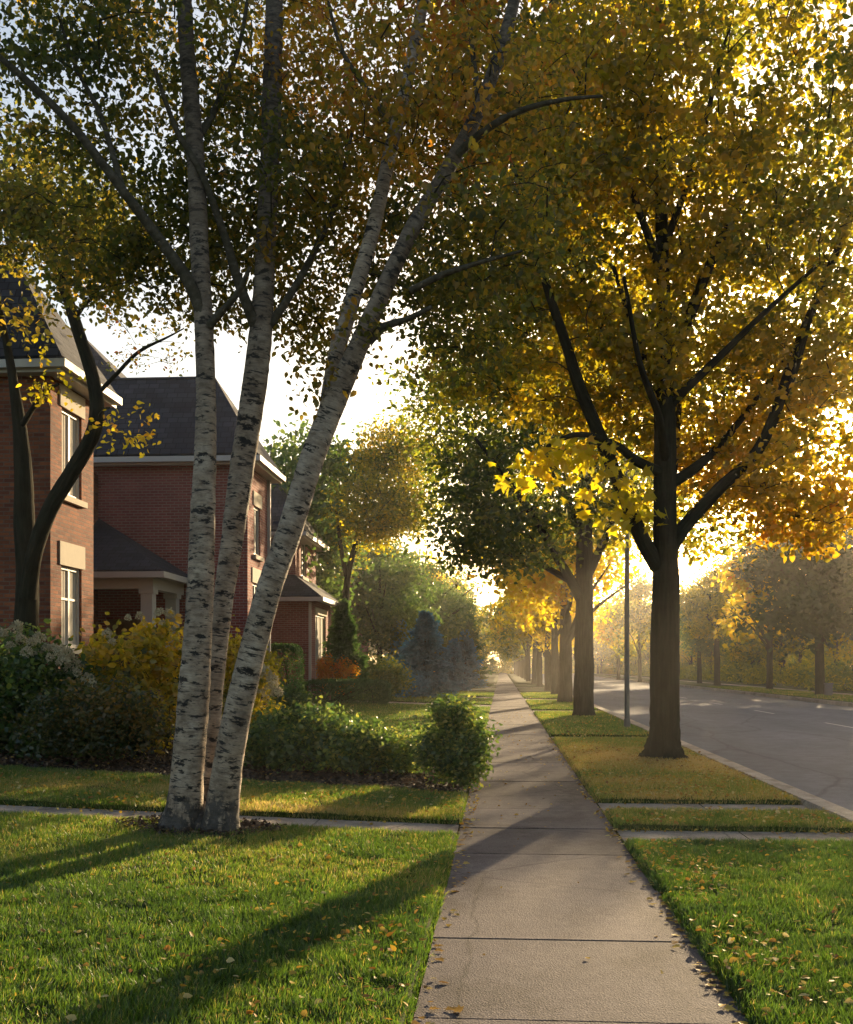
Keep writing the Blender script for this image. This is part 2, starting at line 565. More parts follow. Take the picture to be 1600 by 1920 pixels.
def limb(pts, radii, seg=10, step=.12, rough=.05, seed=0):
    P, R = smooth_path(pts, radii, step)
    return (P, R), tube_arrays(P, R, seg, rough, seed)


def grow_twigs(nodes, targets, seg=4, rmax=.022, rmin=.004, sag=.12):
    """thin branches from a skeleton to each target, each new one free to start on an earlier one"""
    N = [tuple(p) for p in nodes]
    arr = np.zeros((len(nodes) + 4 * len(targets) + 8, 3))
    arr[:len(nodes)] = nodes
    cnt = len(nodes)
    d0 = np.array([np.min(((nodes - t) ** 2).sum(1)) for t in targets])
    tubes = []
    for idx in np.argsort(d0):
        t = targets[idx]
        dd = ((arr[:cnt] - t) ** 2).sum(1)
        dd = dd + np.where(arr[:cnt, 2] > t[2] + .1, .6, 0)
        p = arr[int(np.argmin(dd))]
        L = math.sqrt(((p - t) ** 2).sum())
        if L < .05: continue
        off = rng.normal(size=3) * L * .09
        m1 = p * .65 + t * .35 + off + np.array([0, 0, L * sag])
        m2 = p * .3 + t * .7 + off * .6 + np.array([0, 0, L * sag * .8])
        P = np.array([p, m1, m2, t])
        r0 = min(rmax, rmin + .008 * L)
        R = np.linspace(r0, rmin * .7, 4)
        tubes.append(tube_arrays(P, R, seg, 0, idx))
        arr[cnt:cnt + 3] = P[1:]
        cnt += 3
    return tubes


def in_blobs(blobs, n, shell=.0):
    """n points inside a set of ellipsoids (centre, radii, weight, tint); outer parts favoured by shell"""
    w = np.array([b[2] for b in blobs], float)
    ids = rng.choice(len(blobs), n, p=w / w.sum())
    C = np.array([b[0] for b in blobs])[ids]
    R = np.array([b[1] for b in blobs])[ids]
    T = np.array([b[3] for b in blobs])[ids]
    d = unit(rng.normal(size=(n, 3)))
    r = rng.uniform(shell, 1, n) ** (1 / 2.6)
    return C + d * R * r[:, None], T


def foliage(name, C, Tc, per, sig, size, mat, parent, tmpl=T_LEAF, tsd=.09, droop=.5, up=.55, flat=.7, keep=None, wid=1.0):
    n = len(C) * per
    P = np.repeat(C, per, 0) + rng.normal(size=(n, 3)) * np.array([sig, sig, sig * flat])
    cl = np.repeat(Tc + rng.normal(size=len(C)) * tsd, per)
    t = np.clip(cl + rng.normal(size=n) * tsd * .8, 0, 1)
    if keep is not None:
        k = keep(P)
        P, t = P[k], t[k]
    A, Nn = leaf_axes(len(P), droop, up)
    sz = size * rng.uniform(.65, 1.25, len(P))
    me = scatter(name, P, A, Nn, sz, t, tmpl, sz * wid)
    return link(name, me, parent, mat)


def blob(px, py, d, rx, ry, rd, w, tint):
    """an ellipsoid of foliage whose centre is seen at (px, py), radii rx, ry in photo pixels and rd in metres"""
    return (at(px, py, d), (rx / F_PX * d, rd, ry / F_PX * d), w, tint)


# ================================================================== SETTING
# ground sheet to the horizon, with a trough for the road so that the kerb is a real step
xs = np.array([-700, -120, -40, -9.2, -8, -7, -6, -5, -4, -3, -2, -1.2, -.6, 0, 1.2, 3.55, 3.70, 3.72, 14.9, 14.92, 15.1, 25, 60, 150, 700.])
zs = np.where(xs < 0, zt(xs), 0) - .07
zs[(xs >= 3.7) & (xs <= 14.91)] = -.22
ys = np.array([-30, 0, 10, 20, 40, 80, 160, 320, 800.])
V = np.array([(x, y, z) for y in ys for x, z in zip(xs, zs)])
nx = len(xs)
Q = np.array([[j * nx + i, j * nx + i + 1, (j + 1) * nx + i + 1, (j + 1) * nx + i] for j in range(len(ys) - 1) for i in range(nx - 1)])
tag(link('ground', mesh_np('ground', V, Q), None, M_ground), kind='structure')

# road sheet
V = np.array([(x, y, -.13 - .06 * ((x - 9.4) / 5.5) ** 2 * .5) for y in (-20, 30, 80, 200, 420) for x in (4.02, 6, 8, 9.4, 11, 13, 14.9)])
Q = np.array([[j * 7 + i, j * 7 + i + 1, (j + 1) * 7 + i + 1, (j + 1) * 7 + i] for j in range(4) for i in range(6)])
road = tag(link('road', mesh_np('road', V, Q, smooth=True), None, M_road), kind='structure')
mk = MB()
y = 12.0
while y < 260:
    z = -.124
    mk.face([(9.71, y, z), (9.81, y, z), (9.81, y + 3, z), (9.71, y + 3, z)])
    y += 9.0
mk.build('lane_marking', M_paint, road)

# kerbs: a raised lip and a gutter pan, in sections with joints
kb = MB()
y = -3.0
while y < 300:
    L = 3.0 if y < 60 else 12.0
    g = .006
    kb.box((3.49, y + g, -.2), (3.72, y + L - g, .055))
    kb.box((3.723, y + g, -.2), (4.05, y + L - g, -.118))
    y += L
tag(kb.build('kerb', M_kerb, None, .012), kind='structure')
kb = MB()
y = 5.0
while y < 300:
    L = 3.0 if y < 80 else 12.0
    kb.box((14.88, y + .006, -.2), (15.06, y + L - .006, .012))
    y += L
tag(kb.build('far_kerb', M_kerb, None, .012), kind='structure')

# sidewalk: slabs with real joints, each a hair out of level
SW0, SW1 = -.40, 1.10
sl = MB()
y0 = 6.266 - 1.425 * 6
k = 0
while y0 < 300:
    L = 1.425 if y0 < 120 else 11.4
    dz = rnd.uniform(-.005, .004)
    sl.box((SW0 + rnd.uniform(-.008, .008), y0 + .010, -.12), (SW1 + rnd.uniform(-.014, .014), y0 + L - .010, dz))
    y0 += L
    k += 1
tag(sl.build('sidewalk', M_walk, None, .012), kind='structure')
fs = MB()
y0 = 10.0
while y0 < 300:
    fs.box((18.3, y0 + .01, -.1), (19.8, y0 + 2.98, .0))
    y0 += 3.0
tag(fs.build('far_sidewalk', M_path, None, .01), kind='structure')

# front walk of the first house and its continuation to the kerb, plus driveways further on
WALK_Y = (10.0, 10.80)


def strip(name, x0, x1, y0, y1, lift=0.0, mat=M_path, n=1):
    b = MB()
    L = (x1 - x0) / n
    for i in range(n):
        a, c = x0 + i * L + .006, x0 + (i + 1) * L - .006
        za, zc = float(zt(a)) + lift, float(zt(c)) + lift
        b.face([(a, y0, za), (c, y0, zc), (c, y1, zc), (a, y1, za)])
        b.face([(a, y0, za - .1), (c, y0, zc - .1), (c, y0, zc), (a, y0, za)])
        b.face([(c, y0, zc - .1), (c, y1, zc - .1), (c, y1, zc), (c, y0, zc)])
    return tag(b.build(name, mat), kind='structure')


strip('front_walk', -9.0, -.42, *WALK_Y, lift=-.012, n=6)
strip('kerb_walk', 1.12, 3.48, 9.72, 10.55, lift=-.012, n=2)
strip('narrow_kerb_walk', 1.12, 3.48, 11.75, 12.62, lift=-.012, n=2)
for ya, yb in ((23.3, 24.3), (36.6, 38.6), (49, 52), (62, 65), (76, 79), (92, 95)):
    strip('driveway_apron', 1.12, 3.48, ya, yb, lift=-.012, n=2)
for ya, yb in ((40.5, 43.5), (51, 54), (63, 66), (75, 78), (90, 94)):
    strip('driveway', -9.0, -.42, ya, yb, lift=-.012, n=4)


# ---- lawns: raised turf with rounded lips, and blades of grass
def lawn(name, x0, x1, y0, y1, base=.035, res=.22):
    """y0, y1 may be functions of x"""
    f0 = y0 if callable(y0) else (lambda x: y0 + 0 * x)
    f1 = y1 if callable(y1) else (lambda x: y1 + 0 * x)
    nx_ = max(4, int((x1 - x0) / res))
    ny_ = int(min(160, max(4, (f1(np.array(x0)) - f0(np.array(x0))) / res)))
    u, v = np.meshgrid(np.linspace(0, 1, nx_ + 1), np.linspace(0, 1, ny_ + 1))
    X = x0 + (x1 - x0) * u
    Y = f0(X) * (1 - v) + f1(X) * v
    Z = zt(X) + base + -.006 + .006 * np.sin(X * 3.1 + Y * 1.3) * np.sin(Y * 2.3 - X) + .004 * rng.normal(size=X.shape)
    edge = (u == 0) | (u == 1) | (v == 0) | (v == 1)
    V = np.stack([X, Y, Z], -1).reshape(-1, 3)
    n1 = nx_ + 1
    Q = [[j * n1 + i, j * n1 + i + 1, (j + 1) * n1 + i + 1, (j + 1) * n1 + i] for j in range(ny_) for i in range(nx_)]
    ring = [i for i in range(n1)] + [j * n1 + nx_ for j in range(1, ny_ + 1)] + [ny_ * n1 + i for i in range(nx_ - 1, -1, -1)] + [j * n1 for j in range(ny_ - 1, 0, -1)]
    b = len(V)
    sk = V[ring].copy()
    sk[:, 2] -= base + .1
    V = np.vstack([V, sk])
    m = len(ring)
    for i in range(m):
        Q.append([ring[i], b + i, b + (i + 1) % m, ring[(i + 1) % m]])
    return tag(link(name, mesh_np(name, V, np.array(Q), smooth=True), None, M_lawn), kind='structure')


def vnoise(x, y, s, seed):
    g = np.random.default_rng(seed)
    T = g.uniform(0, 1, (64, 64))
    X, Y = x * s + 100, y * s + 100
    xi, yi = np.floor(X).astype(int), np.floor(Y).astype(int)
    fx, fy = X - xi, Y - yi
    fx, fy = fx * fx * (3 - 2 * fx), fy * fy * (3 - 2 * fy)
    q = lambda a, b: T[a % 64, b % 64]
    return (q(xi, yi) * (1 - fx) + q(xi + 1, yi) * fx) * (1 - fy) + (q(xi, yi + 1) * (1 - fx) + q(xi + 1, yi + 1) * fx) * fy


def grass(name, x0, x1, y0, y1, dens, hgt, wid, tint, base=.035, lean=.35, over=.03, tmpl=T_BLADE):
    f0 = y0 if callable(y0) else (lambda x: y0 + 0 * x)
    f1 = y1 if callable(y1) else (lambda x: y1 + 0 * x)
    ya = float(min(f0(np.array(x0)), f0(np.array(x1))))
    yb = float(max(f1(np.array(x0)), f1(np.array(x1))))
    n = int(dens * (x1 - x0 + 2 * over) * (yb - ya + 2 * over))
    X = rng.uniform(x0 - over, x1 + over, n)
    Y = rng.uniform(ya - over, yb + over, n)
    px = 800 + F_PX * (X * CT + Y * ST) / np.maximum(.5, -X * ST + Y * CT)
    k = (Y > f0(X) - over) & (Y < f1(X) + over) & (px > -260) & (px < 1860)
    # tufts: density falls off in small bare spots
    tf = vnoise(X, Y, 9, 5) * .6 + vnoise(X, Y, 3.1, 6) * .4
    k &= rng.uniform(0, 1, n) < np.clip(tf * 2.4, .45, 1)
    X, Y, tf = X[k], Y[k], tf[k]
    n = len(X)
    Z = zt(X) + base - .008
    edge = np.minimum.reduce([X - x0, x1 - X, Y - f0(X), f1(X) - Y])
    Z = Z - np.clip(.03 - edge, 0, .06) * .7
    A = rng.normal(size=(n, 3)) * np.array([lean, lean, .1])
    cl = np.stack([vnoise(X, Y, 6, 8) - .5, vnoise(X, Y, 6, 9) - .5, np.zeros(n)], -1)
    A = A + cl * .9
    A[:, 2] += 1
    Nn = rng.normal(size=(n, 3))
    h = hgt * rng.uniform(.55, 1.15, n) * (.55 + .75 * tf)
    t = tint(X, Y) + rng.normal(size=n) * .13 + (rng.uniform(0, 1, n) < .09) * .4
    me = scatter(name, np.stack([X, Y, Z], -1), A, Nn, h, np.clip(t, 0, 1), tmpl, wid * rng.uniform(.7, 1.3, n))
    return tag(link(name, me, None, M_grass), kind='stuff')


LX1 = -.43
RX0, RX1 = 1.13, 3.46
bed_front = lambda x: 13.15 + .13 * (-.43 - x)
lawn('lawn', -11, LX1, 2.5, 9.97)
lawn('lawn_strip', -11, LX1, 10.83, bed_front)
lawn('verge', RX0, RX1, 1.5, 9.70)
lawn('verge_strip', RX0, RX1, 10.56, 11.74)
lawn('verge_middle', RX0, RX1, 12.64, 23.28)
tint_g = lambda b, am=.25: (lambda X, Y: b + am * (vnoise(X, Y, .9, 3) - .5) * 2 + .12 * (vnoise(X, Y, 3.5, 4) - .5) * 2)
grass('grass', -6.2, LX1, 4.0, 7.2, 10500, .055, .0046, tint_g(.37, .15))
grass('grass', -7.2, LX1, 7.2, 9.97, 6500, .055, .006, tint_g(.43, .16))
grass('grass', RX0, RX1, 3.9, 6.4, 10500, .055, .0046, tint_g(.27, .12))
grass('grass', RX0, RX1, 6.4, 9.70, 7000, .056, .006, tint_g(.27, .08))
grass('grass', -8.5, LX1, 10.83, bed_front, 4200, .055, .0075, tint_g(.6, .2), tmpl=T_BLADE1)
grass('grass', RX0, RX1, 10.56, 11.74, 5200, .058, .007, tint_g(.68, .15), tmpl=T_BLADE1)
grass('grass', RX0, RX1, 12.64, 23.28, 3300, .06, .008, lambda X, Y: .80 - .03 * np.clip(Y - 18, 0, 20) + .5 * (vnoise(X, Y, 1.1, 3) - .5), tmpl=T_BLADE1)
ya = 24.32
for yb, yn in ((36.6, 38.62), (49, 52.02), (62, 65.02), (76, 79.02), (92, 95.02), (190, 0)):
    lawn('verge_far', RX0, RX1, ya, yb, res=.5)
    if ya < 60:
        grass('grass', RX0, RX1, ya, yb, 700 if ya < 30 else 350, .06, .016 if ya < 30 else .03, tint_g(.50, .12), tmpl=T_BLADE1)
    ya = yn
ya = 22.0
for yb, yn in ((40.48, 43.52), (51, 54.02), (63, 66.02), (75, 78.02), (90, 94.02), (190, 0)):
    lawn('lawn_far', -9.5, LX1, ya, yb, res=.5)
    if ya < 60:
        grass('grass', -8.8, LX1, ya, yb, 420 if ya < 30 else 260, .06, .02 if ya < 30 else .035, tint_g(.42, .10), tmpl=T_BLADE1)
    ya = yn
lawn('far_verge', 15.08, 18.28, 12, 200, res=1.2)
lawn('far_lawn', 19.82, 30, 12, 200, res=1.5)
grass('grass', 15.1, 18.28, 30, 80, 120, .08, .04, tint_g(.6, .15), tmpl=T_BLADE1)

# mulch bed between the lawn strip and the far lawn
bed_back = lambda x: 21.9 + 0 * x
bd = lawn('mulch_bed', -11, LX1 - .02, lambda x: bed_front(x) + .02, bed_back, base=.02, res=.3)
bd.data.materials.clear()
bd.data.materials.append(M_soil)
n = 26000
X = rng.uniform(-8, LX1 - .05, n)
Y = rng.uniform(13.0, 21.5, n)
k = (Y > bed_front(X) + .02)
X, Y = X[k], Y[k]
n = len(X)
A = rng.normal(size=(n, 3)) * np.array([1, 1, .25])
Nn = rng.normal(size=(n, 3)) * .45 + np.array([0, 0, 1.0])
tag(link('mulch', scatter('mulch', np.stack([X, Y, zt(X) + .03 + rng.uniform(0, .03, n)], -1), A, Nn, rng.uniform(.03, .09, n), rng.uniform(0, 1, n) ** 1.5, T_LEAF), None, M_mulch), kind='stuff')


n = 1500
aa, r_ = rng.uniform(0, 6.28, n), .28 + .34 * rng.uniform(0, 1, n) ** 1.2
bx_, by_, _ = at(375, 1548, 9.80)
X, Y = bx_ + 1.25 * r_ * np.cos(aa), by_ + .8 * r_ * np.sin(aa)
A = rng.normal(size=(n, 3)) * np.array([1, 1, .4])
Nn = rng.normal(size=(n, 3)) * .5 + np.array([0, 0, 1.0])
tag(link('mulch', scatter('mulch', np.stack([X, Y, zt(X) + .05 + rng.uniform(0, .035, n)], -1), A, Nn, rng.uniform(.02, .06, n), rng.uniform(0, 1, n) ** 1.6, T_LEAF), None, M_mulch), kind='stuff')


# ---- leaf litter on grass and paving
def litter(regions, name='fallen_leaves'):
    P, Sz, T, Nn = [], [], [], []
    for (x0, x1, y0, y1, n, lift, s) in regions:
        X = rng.uniform(x0, x1, n)
        Y = rng.uniform(y0, y1, n)
        keep = (vnoise(X, Y, 1.3, 21) * .7 + vnoise(X, Y, 4.5, 22) * .5) ** 2 * 1.5 > rng.uniform(0, 1, n)
        X, Y = X[keep], Y[keep]
        P.append(np.stack([X, Y, zt(X) + lift + rng.uniform(0, .015 if lift > .02 else .003, len(X))], -1))
        Sz.append(rng.uniform(.5, 1.15, len(X)) * s)
        T.append(np.clip(rng.normal(.62, .25, len(X)), 0, 1))
    P, Sz, T = np.vstack(P), np.concatenate(Sz), np.concatenate(T)
    n = len(P)
    A = rng.normal(size=(n, 3)) * np.array([1, 1, .28])
    Nn = rng.normal(size=(n, 3)) * .42 + np.array([0, 0, 1.0])
    return tag(link(name, scatter(name, P, A, Nn, Sz, T, T_LEAF, Sz * 1.15), None, M_litter), kind='stuff')


litter([(-6, LX1, 4, 9.9, 1100, .058, .04), (-1.8, LX1, 4.0, 9.5, 900, .058, .046), (RX0, RX1, 4, 9.7, 900, .058, .042), (RX0, RX0 + .5, 4, 9.7, 520, .058, .048),
        (-8, LX1, 10.85, 13.3, 1800, .06, .05), (RX0, RX1, 10.6, 11.7, 420, .07, .05), (RX0, RX1, 12.7, 22, 4200, .06, .05),
        (RX0, RX1, 20, 36, 900, .06, .06), (-8, LX1, 14, 21, 900, .06, .06),
        (SW0, SW1, 10.5, 40, 420, .003, .045), (SW0, SW1, 4.3, 10.5, 22, .003, .035), (SW0, SW0 + .12, 10, 22, 420, .003, .05), (SW1 - .1, SW1, 10, 24, 420, .003, .05),
        (-8, -.4, 10.55, 10.74, 260, .004, .045), (1.1, 3.6, 10.4, 10.55, 130, .004, .045), (1.1, 3.6, 12.5, 12.64, 90, .004, .045),
        (3.74, 4.05, 8, 40, 260, -.12, .05)])
# the leaves lying along the sidewalk's edges close by are single leaves
grp = 'fallen leaves along the sidewalk edges'
lms = []
for i in range(5):
    lms.append(scatter('fallen_leaf', np.zeros((1, 3)), np.array([[0, 1., .03 * i - .06]]), np.array([[.08 * (i - 2), -.05, 1.]]), np.array([.062]),
                       np.array([.3 + .17 * i]), T_MAPLE if i % 2 else T_LEAF, np.array([.07])))
    lms[-1].materials.append(M_litter)
for i in range(270):
    rt = rnd.random() < .62
    yy = 4.5 + 6.3 * rnd.random() ** 1.35
    if rt:
        xx = SW1 + rnd.gauss(-.02, .045)
    else:
        xx = SW0 + rnd.gauss(.04, .045)
    o = bpy.data.objects.new('fallen_leaf', rnd.choice(lms))
    COL.objects.link(o)
    o.location = (xx, yy, rnd.uniform(.004, .009))
    s = rnd.uniform(.45, 1.0)
    o.scale = (s, s, s)
    o.rotation_euler = (rnd.uniform(-.1, .1), rnd.uniform(-.1, .1), rnd.uniform(0, 6.28))
    tag(o, 'small dry yellow or brown leaf lying along the edge of the concrete sidewalk', 'leaf', grp)
for px, py, lab in ((868, 1896, 'curled orange leaf alone near the bottom of the sidewalk, left of centre'),
                    (1105, 1800, 'small tan leaf lying alone in the middle of the nearest sidewalk slab')):
    d = 3200 / (py - 1248)
    p = at(px, py, d)
    o = bpy.data.objects.new('fallen_leaf', lms[1] if px < 1000 else lms[2])
    COL.objects.link(o)
    o.location = (p[0], p[1], .006)
    o.scale = (1.5, 1.1, 1.1) if px < 1000 else (.7, .7, .7)
    o.rotation_euler = (.03, .05, 1.4 if px < 1000 else .4)
    tag(o, lab, 'leaf')


# ================================================================== HOUSES
def wall_face(mb, o, u, length, z0, z1, openings, depth_in=.12):
    """upright wall from o along u (x,y), outward normal to the right of u; openings (a, b, za, zb)"""
    nx_, ny_ = u[1], -u[0]
    P = lambda a, z, inn=0: (o[0] + u[0] * a - nx_ * inn, o[1] + u[1] * a - ny_ * inn, z)
    xs_ = sorted({0, length, *[v for q in openings for v in q[:2]]})
    zs_ = sorted({z0, z1, *[v for q in openings for v in q[2:4]]})
    for i in range(len(xs_) - 1):
        for j in range(len(zs_) - 1):
            ca, cz = (xs_[i] + xs_[i + 1]) / 2, (zs_[j] + zs_[j + 1]) / 2
            if any(q[0] < ca < q[1] and q[2] < cz < q[3] for q in openings):
                continue
            a, b, c, d = xs_[i], xs_[i + 1], zs_[j], zs_[j + 1]
            mb.face([P(a, c), P(b, c), P(b, d), P(a, d)], [(a, c), (b, c), (b, d), (a, d)])
    for a, b, c, d in openings:
        for q in ([P(a, c), P(a, c, depth_in), P(a, d, depth_in), P(a, d)], [P(b, c, depth_in), P(b, c), P(b, d), P(b, d, depth_in)],
                  [P(a, d), P(a, d, depth_in), P(b, d, depth_in), P(b, d)], [P(a, c, depth_in), P(a, c), P(b, c), P(b, c, depth_in)]):
            mb.face(q)


def window(house, o, u, a, b, c, d, panes=2, mid=None, lintel=.34, sill=True, curtain=False, depth_in=.12):
    """a white window set back in its opening: frame, pane, sill, stone lintel"""
    nx_, ny_ = u[1], -u[0]

    def bx(mb, a0, a1, z0, z1, i0, i1):
        p = [(o[0] + u[0] * aa - nx_ * ii, o[1] + u[1] * aa - ny_ * ii) for aa, ii in ((a0, i0), (a1, i1))]
        mb.box((p[0][0], p[0][1], z0), (p[1][0], p[1][1], z1))
    fr = MB()
    w = .07
    bx(fr, a, a + w, c, d, .05, depth_in)
    bx(fr, b - w, b, c, d, .05, depth_in)
    bx(fr, a + w, b - w, d - w, d, .05, depth_in)
    bx(fr, a + w, b - w, c, c + w, .05, depth_in)
    for i in range(1, panes):
        m = a + (b - a) * i / panes
        bx(fr, m - .03, m + .03, c + w, d - w, .06, depth_in)
    if mid:
        zz = c + (d - c) * mid
        for i in range(panes):
            p0 = a + (b - a) * i / panes + (w if i == 0 else .03)
            p1 = a + (b - a) * (i + 1) / panes - (w if i == panes - 1 else .03)
            bx(fr, p0, p1, zz - .022, zz + .022, .065, depth_in - .003)
    f = fr.build('window', M_white, house)
    g = MB()
    bx(g, a + .01, b - .01, c + .01, d - .01, depth_in - .02, depth_in + .02)
    sub = lambda mb, nm, mt: sub_part(mb.build(nm, mt), f)
    sub(g, 'pane', M_glass)
    if sill:
        s = MB()
        bx(s, a - .1, b + .1, c - .12, c - .002, -.09, depth_in)
        sub(s, 'sill', M_stone)
    if lintel:
        l = MB()
        bx(l, a - .12, b + .12, d + .002, d + lintel, -.03, .08)
        sub(l, 'lintel', M_stone)
    if curtain:
        cu = MB()
        n_ = 14
        for i in range(n_):
            p0, p1 = a + .05 + (b - a - .1) * i / n_, a + .05 + (b - a - .1) * (i + 1) / n_
            bx(cu, p0, p1, c + .05, d - .05, depth_in - .035 + .006 * (i % 2), depth_in - .022)
        sub(cu, 'curtain', M_curtain)
    return f


def sub_part(o, part):
    o.parent = part
    o.matrix_parent_inverse = part.matrix_world.inverted() if part.parent is None else (
        part.parent.matrix_world @ part.matrix_parent_inverse).inverted()
    # both meshes are in world coordinates, so cancel the part's own placement
    from mathutils import Matrix
    o.matrix_parent_inverse = Matrix.Identity(4)
    return o


def slab(mb, pts, th=.12):
    """a roof plane with thickness, pts counter-clockwise from above, first edge along the eave"""
    P = [np.array(p, float) for p in pts]
    nrm = np.cross(P[1] - P[0], P[2] - P[0])
    nrm /= np.linalg.norm(nrm)
    lo = [p - nrm * th for p in P]
    mb.face([tuple(p) for p in P])
    mb.face([tuple(p) for p in reversed(lo)])
    for i in range(len(P)):
        j = (i + 1) % len(P)
        mb.face([tuple(lo[i]), tuple(lo[j]), tuple(P[j]), tuple(P[i])])


def hip_roof(house, x0, x1, y0, y1, ze, zr, xe, ov=.42, name='roof'):
    """hip roof over a block; ridge along x from the far back to xe, hipped toward the road"""
    X0, X1, Y0, Y1 = x0 - ov, x1 + ov, y0 - ov, y1 + ov
    ym = (y0 + y1) / 2
    mb = MB()
    slab(mb, [(X0, Y0, ze), (X1, Y0, ze), (xe, ym, zr), (X0 + 1.2, ym, zr)])
    slab(mb, [(X1, Y0, ze), (X1, Y1, ze), (xe, ym, zr)])
    slab(mb, [(X1, Y1, ze), (X0, Y1, ze), (X0 + 1.2, ym, zr), (xe, ym, zr)])
    slab(mb, [(X0, Y1, ze), (X0, Y0, ze), (X0 + 1.2, ym, zr)])
    mb.build(name, M_roof, house)
    cp = MB()                                           # ridge and hip caps
    for a, b in (((xe, ym, zr), (X1, Y0, ze)), ((xe, ym, zr), (X1, Y1, ze)), ((xe, ym, zr), (X0 + 1.2, ym, zr))):
        a, b = np.array(a), np.array(b)
        n_ = max(3, int(np.linalg.norm(b - a) / .3))
        for i in range(n_):
            p, q = a + (b - a) * i / n_, a + (b - a) * (i + .94) / n_
            cp.box(tuple(np.minimum(p, q) - .07 + np.array([0, 0, .02])), tuple(np.maximum(p, q) + .07 - np.array([0, 0, .02])))
    g = MB()                                            # gutters and fascia under the eave
    t = ze - .13
    for k_, (a, b) in enumerate((((X0, Y0 - .10, t - .10), (X1 + .10, Y0 + .02, t + .05)), ((X1 - .02, Y0 + .025, t - .10), (X1 + .10, Y1, t + .05)))):
        g.box(a, b)
    g.box((X0, Y0 + .03, t - .16), (X1 - .03, Y0 + .07, t))
    g.box((X1 - .07, Y0 + .075, t - .16), (X1 - .03, Y1, t))
    g.box((X0, Y0 + .075, t - .14), (X1 - .075, Y1, t - .11))   # soffit
    g.build('gutter', M_white, house, .012)


def block(house, x0, x1, y0, y1, z0, ze, mat, front=(), side=()):
    """brick block: camera-facing wall (y0) and road-facing wall (x1) with openings, the others plain"""
    mb = MB()
    wall_face(mb, (x0, y0), (1, 0), x1 - x0, z0, ze, list(side))
    wall_face(mb, (x1, y0), (0, 1), y1 - y0, z0, ze, list(front))
    wall_face(mb, (x1, y1), (-1, 0), x1 - x0, z0, ze, [])
    wall_face(mb, (x0, y1), (0, -1), y1 - y0, z0, ze, [])
    return mb.build('wall', mat, house)


G = .28
# ---- house 1: brown brick wing nearest the camera
h1 = empty('brick_house', (-8.5, 19.6, G), 'brown brick house with tall white windows and steep dark roof behind the curved tree', 'house', 'brick houses along the lawns')
w_up, w_lo = (.52, 1.5, 4.92, 6.62), (.5, 1.5, 1.95, 3.55)
block(h1, -17, -8.5, 19.62, 21.75, G - .2, 7.25, M_brick1, front=[w_up, w_lo])
o1, u1 = (-8.5, 19.62), (0, 1)
window(h1, o1, u1, *w_up, panes=2, lintel=.42, curtain=True)
window(h1, o1, u1, *w_lo, panes=2, mid=.6, lintel=.46, curtain=True)
hip_roof(h1, -17, -8.5, 19.62, 21.75, 7.35, 9.9, -9.75, .38)
mb = MB().box((-17, 21.76, G), (-11.2, 29.0, 6.9))
mb.build('wall', M_brick1, h1)

# ---- house 2: red brick with a columned porch
h2 = empty('brick_house', (-7, 29.1, G), 'red brick house with grey hip roof and a white columned porch', 'house', 'brick houses along the lawns')
w_up, w_lo = (.75, 1.55, 4.75, 6.15), (.6, 1.6, 2.3, 3.95)
sd = [(6.0, 6.95, .75, 2.9)]
block(h2, -17, -7, 29.1, 31.75, G - .2, 7.3, M_brick2, front=[w_up, w_lo], side=sd)
o2 = (-7, 29.1)
window(h2, o2, u1, *w_up, panes=2, lintel=.4)
window(h2, o2, u1, *w_lo, panes=2, mid=.5, lintel=.42)
hip_roof(h2, -17, -7, 29.1, 31.75, 7.42, 10.0, -8.3, .36)
block(h2, -20, -9.2, 31.77, 39.5, G - .2, 7.3, M_brick2)
hip_roof(h2, -20, -9.2, 31.8, 39.5, 7.4, 13.2, -14.6, .4)
dr = MB().box((-17 + 6.0, 29.16, .75), (-17 + 6.95, 29.22, 2.9)).build('door', M_door, h2)
# porch
px0, px1, py0, py1 = -13.0, -8.85, 26.45, 29.1
pd = MB().box((px0, py0, G - .15), (px1 + .1, 29.09, .62)).build('porch_floor', M_path, h2)
for cx, cy in ((px1 - .1, py0 + .12), (px1 - .1, 28.55), (px0 + 1.0, py0 + .12)):
    c = MB()
    c.box((cx - .15, cy - .15, .80), (cx + .15, cy + .15, 3.42))
    c.box((cx - .19, cy - .19, .622), (cx + .19, cy + .19, .798))
    c.box((cx - .19, cy - .19, 3.422), (cx + .19, cy + .19, 3.55))
    c.build('porch_column', M_white, h2, .015)
be = MB()
be.box((px0, py0, 3.552), (px1 + .06, py0 + .26, 3.86))
be.box((px1 - .22, py0 + .262, 3.552), (px1 + .06, 29.09, 3.86))
be.box((px0, py0 + .262, 3.80), (px1 - .222, 29.09, 3.85))
be.build('porch_beam', M_white, h2, .01)
rf = MB()
ex, ey, ez = px1 + .38, py0 - .34, 4.0
slab(rf, [(px0, ey, ez), (ex, ey, ez), (ex - 2.75, 29.09, 5.72), (px0, 29.09, 5.72)], .1)
slab(rf, [(ex, ey, ez), (ex, 29.09, ez), (ex - 2.75, 29.09, 5.72)], .1)
rf.build('porch_roof', M_roof, h2)
g = MB()
g.box((px0, ey - .1, 3.80), (ex + .1, ey + .01, 3.95))
g.box((ex - .01, ey + .015, 3.80), (ex + .1, 29.08, 3.95))
g.box((px0, ey + .02, 3.862), (ex - .02, 29.08, 3.89))
g.build('porch_gutter', M_white, h2, .012)
dp = MB().box((-6.99, 31.55, .4), (-6.9, 31.64, 7.15)).build('downspout', M_white, h2)

